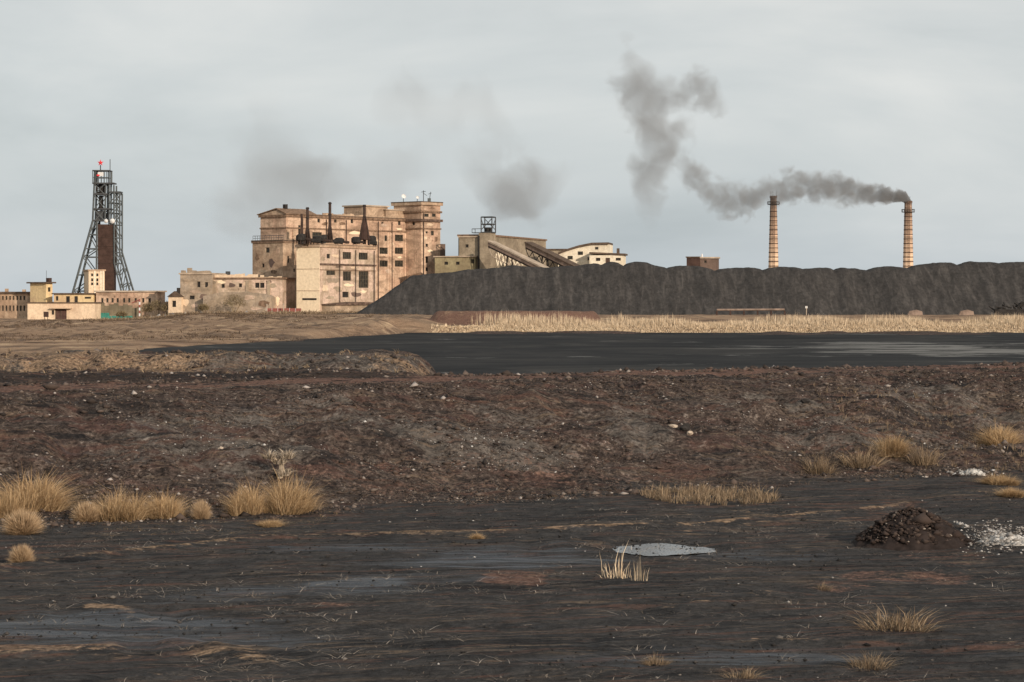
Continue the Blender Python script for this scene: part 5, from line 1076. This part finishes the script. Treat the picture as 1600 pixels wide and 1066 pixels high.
o, rx, h = mound('soil_mound', 'dark brown heap of tipped soil at mid right', 'soil heap', 1436, 858, 92, 55, 'darksoil', 501)
r = np.random.default_rng(505); n = 1600; a = r.uniform(0, 2 * pi, n); q = np.sqrt(r.uniform(0, 1, n)) * .95
Pm = np.stack([np.cos(a) * q * rx, np.sin(a) * q * rx * .8, h * np.maximum(0, 1 - q ** 1.45) * 1.0 + .07], -1); st = stones('soil_clods', 'clods on the soil heap', 'clod', Pm, .05, .5, 506); st.parent = o
del st['category']
x, y, z = ground_at(1556, 845); P = []
r = np.random.default_rng(507); a = r.normal(0, 1, (900, 2)); px_ = 1562 + a[:, 0] * 28; yy = y + a[:, 1] * 1.6; xx = PX(px_, yy); zz = height(xx, yy) + np.maximum(0, .35 - .15 * np.abs(a[:, 0])) * r.uniform(0, 1, 900)
stones('white_rubble', 'spill of white broken plaster beside the soil heap', 'stonepale', np.stack([xx, yy, zz], -1), .034, .5, 508, .45)
xx = PX(np.linspace(1505, 1545, 60) + r.normal(0, 2, 60), y + 2); yy = np.linspace(y + 3.5, y + .3, 60); stones('white_rubble', 'streak of white plaster running down the side of the soil heap', 'stonepale', np.stack([xx, yy, height(xx, yy) + np.linspace(.14, .04, 60)], -1), .05, .4, 509)
x, y, z = ground_at(1520, 740); xx = x + r.normal(0, .45, 110); yy = y + r.normal(0, .5, 110); stones('white_rubble', 'small white rubble patch above the soil heap', 'stonepale', np.stack([xx, yy, height(xx, yy) + .04], -1), .06, .4, 510)
M['plasterpile'] = plain('white_plaster_waste', (.40, .385, .36), .9, .85, 5.)
mound('plaster_pile', 'low spread of whitish plaster waste at the right edge beside the soil heap', 'plaster pile', 1580, 852, 44, 15, 'plasterpile', 521, .5)
mound('plaster_pile', 'small flat patch of whitish waste between bank and soil heap', 'plaster pile', 1521, 742, 20, 9, 'plasterpile', 531, .5)
# boulders and lumps one can pick out on the bank
def boulder(name, label, cat, px, py, wpx, mat, seed, flat=.7):
    x, y, z = ground_at(px, py); s = wpx / 2 * y / F; import bmesh; bm = bmesh.new(); bmesh.ops.create_icosphere(bm, subdivisions=2, radius=1.); r = random.Random(seed)
    off = Vector((r.uniform(0, 9), r.uniform(0, 9), r.uniform(0, 9)))
    from mathutils import noise as mn
    for v in bm.verts: v.co *= 1 + .45 * mn.noise(v.co * 1.3 + off) + .15 * mn.noise(v.co * 4 + off)
    me = bpy.data.meshes.new(name); bm.to_mesh(me); bm.free(); me.materials.append(M[mat]); o = link(name, me); o.location = (x, y, z + s * flat * .35); o.scale = (s, s, s * flat); o.rotation_euler = (0, 0, seed); tag(o, label, cat)
boulder('coal_boulder', 'black boulder high on the bank at right', 'boulder', 1259, 629, 13, 'dark', 1)
boulder('coal_boulder', 'black boulder beside a pale stone on the bank', 'boulder', 1070, 671, 16, 'dark', 2, .9)
boulder('pale_stone', 'pale stone just below the black boulder on the bank', 'stone', 1078, 680, 11, 'concrete', 3)
boulder('pale_stone', 'pale grey stone just left of the black boulder on the bank', 'stone', 1052, 667, 16, 'concrete', 4, .5)
boulder('pale_stone', 'small round orange brown stone at mid bank', 'stone', 829, 729, 9, 'gal', 5)
boulder('pale_stone', 'small whitish stone left of the orange one on the bank', 'stone', 795, 727, 9, 'concrete', 6)
boulder('pale_stone', 'whitish stone on the bank left of the withered weed', 'stone', 345, 702, 9, 'concrete', 7)
# withered pale weed on the bank
x, y, z = ground_at(438, 748); s = y / F; t = thing('withered_weed', 'pale withered forked weed standing above the tall golden clump', 'weed', (x, y, z - .05))
g = MB(); g.tube((0, 0, 0), (.03, 0, 20 * s), 5 * s, 3.5 * s, 7).tube((.06, .03, 0), (.1, 0, 24 * s), 3 * s, 1.5 * s, 6).tube((.02, 0, 19 * s), (-13 * s, 0, 38 * s), 2.5 * s, 1. * s, 6).tube((.02, 0, 19 * s), (9 * s, 0, 40 * s), 2.5 * s, 1. * s, 6); g.build('stem', M['bone'], t)
for (ox, oz, rx_, n_, sd_) in ((-17, 33, 11, 170, 1), (-2, 25, 10, 170, 2), (10, 33, 9, 150, 3), (4, 6, 9, 160, 4)):
    v, f = blades(n_, rx_ * s, 17 * s, .9, .028, 640 + sd_, curve=.5, base=.9); o = link('frond', np_mesh('frond', v, f, M['weed']), t); o.location = (ox * s, 0, oz * s)

# bare shrubs by the plant
def shrub(px, base, hw, hp, Y, label, seed):
    s = Y / F; x = PX(px, Y); z = PZ(base, Y); zg = hgt1(x, Y); t = thing('bare_shrub', label, 'shrub', (x, Y, zg - .1), 0, 'bare shrubs by the plant'); r = random.Random(seed)
    g = MB()
    for k in range(5): a = r.uniform(0, 6.28); g.tube((.2 * cos(a), .2 * sin(a), 0), (hw * s * .5 * cos(a), hw * s * .4 * sin(a), hp * s * .55), .11, .05, 5)
    g.build('trunk', M['shrub'], t)
    rr = np.random.default_rng(seed); n = 900; q = rr.uniform(.25, 1, n) ** .6; a = rr.uniform(0, 2 * pi, n); e_ = np.arcsin(rr.uniform(-.3, 1, n)); c = np.stack([np.cos(e_) * np.cos(a) * q * hw * s, np.cos(e_) * np.sin(a) * q * hw * s * .8, hp * s * (.5 + .5 * np.sin(e_) * q)], -1)
    d = rr.normal(0, .45, (n, 3)) + np.array([0, 0, .35]); w_ = rr.normal(0, .045, (n, 3)); v = np.stack([c - w_, c + w_, c + d], 1).reshape(-1, 3); f = np.arange(3 * n).reshape(n, 3)
    o = link('crown', np_mesh('crown', v, f, M['shrub']), t)
for k, a in enumerate([(367, 487, 20, 30, 738, 'wide bare olive shrub in front of the ruined workshop'), (246, 492, 14, 26, 760, 'bare brown shrub right of the banded mast'), (262, 494, 12, 22, 756, 'bare brown shrub just left of the small hut'), (230, 493, 9, 24, 762, 'narrow bare shrub behind the banded mast'), (318, 488, 9, 14, 740, 'low bare shrub in front of the workshop end block'), (190, 497, 9, 12, 742, 'low bare shrub in front of the yard fence')]): shrub(*a, 600 + k)
# things along the foot of the heap
X0 = PX(1120, 625); zz = hgt1(X0 + 8, 625); t = thing('surface_pipe', 'long pale pipe on low supports along the foot of the coal heap', 'pipe', (X0, 625, zz)); ln = PX(1226, 625) - X0
g = MB(); g.tube((0, 0, 1.5), (ln, 0, 1.6), .28, None, 10); g.build('pipe', M['gal'], t)
for k in range(6): g = MB(); g.box(ln * k / 5 - .2, ln * k / 5 + .2, -.3, .3, 0, 1.25); g.build('support', M['rust'], t)
X = PX(1260, 628); t = thing('marker_post', 'small white marker post at the foot of the coal heap', 'post', (X, 628, hgt1(X, 628))); g = MB(); g.beam((0, 0, 0), (0, 0, 2.5), .2); g.build('shaft', M['concrete'], t); g = MB(); g.box(-.3, .3, -.1, .1, 1.9, 2.5); g.build('plate', M['whitep'], t)
X = PX(1580, 632); zz = hgt1(X, 632); t = thing('scrap_pile', 'tangle of black scrap beams at the foot of the heap, right edge', 'scrap', (X, 632, zz)); r = random.Random(3)
for k in range(16): g = MB(); a = r.uniform(-4.5, 4.5); g.beam((a, r.uniform(-1, 1), r.uniform(.8, 2.5)), (a + r.uniform(-3, 3), r.uniform(-1, 1), r.uniform(1.4, 3.8)), .3); g.build('beam', M['dark'], t)
g = MB(); g.box(-4.6, 4.6, -.8, 1, 0, 1.6); g.build('base_bank', M['dark'], t)
for (p, lab) in ((1430, 'pale concrete block at the heap foot, left of two'), (1510, 'pale concrete block at the heap foot, right of two')):
    X = PX(p, 628); t = thing('concrete_block', lab, 'block', (X, 628, hgt1(X, 628))); g = MB(); g.prism([(-2.2, 0), (2, 0), (1.8, 1.0), (.3, 1.5), (-1.7, 1.1)], -.8, .8); g.build('block', M['gal'], t)
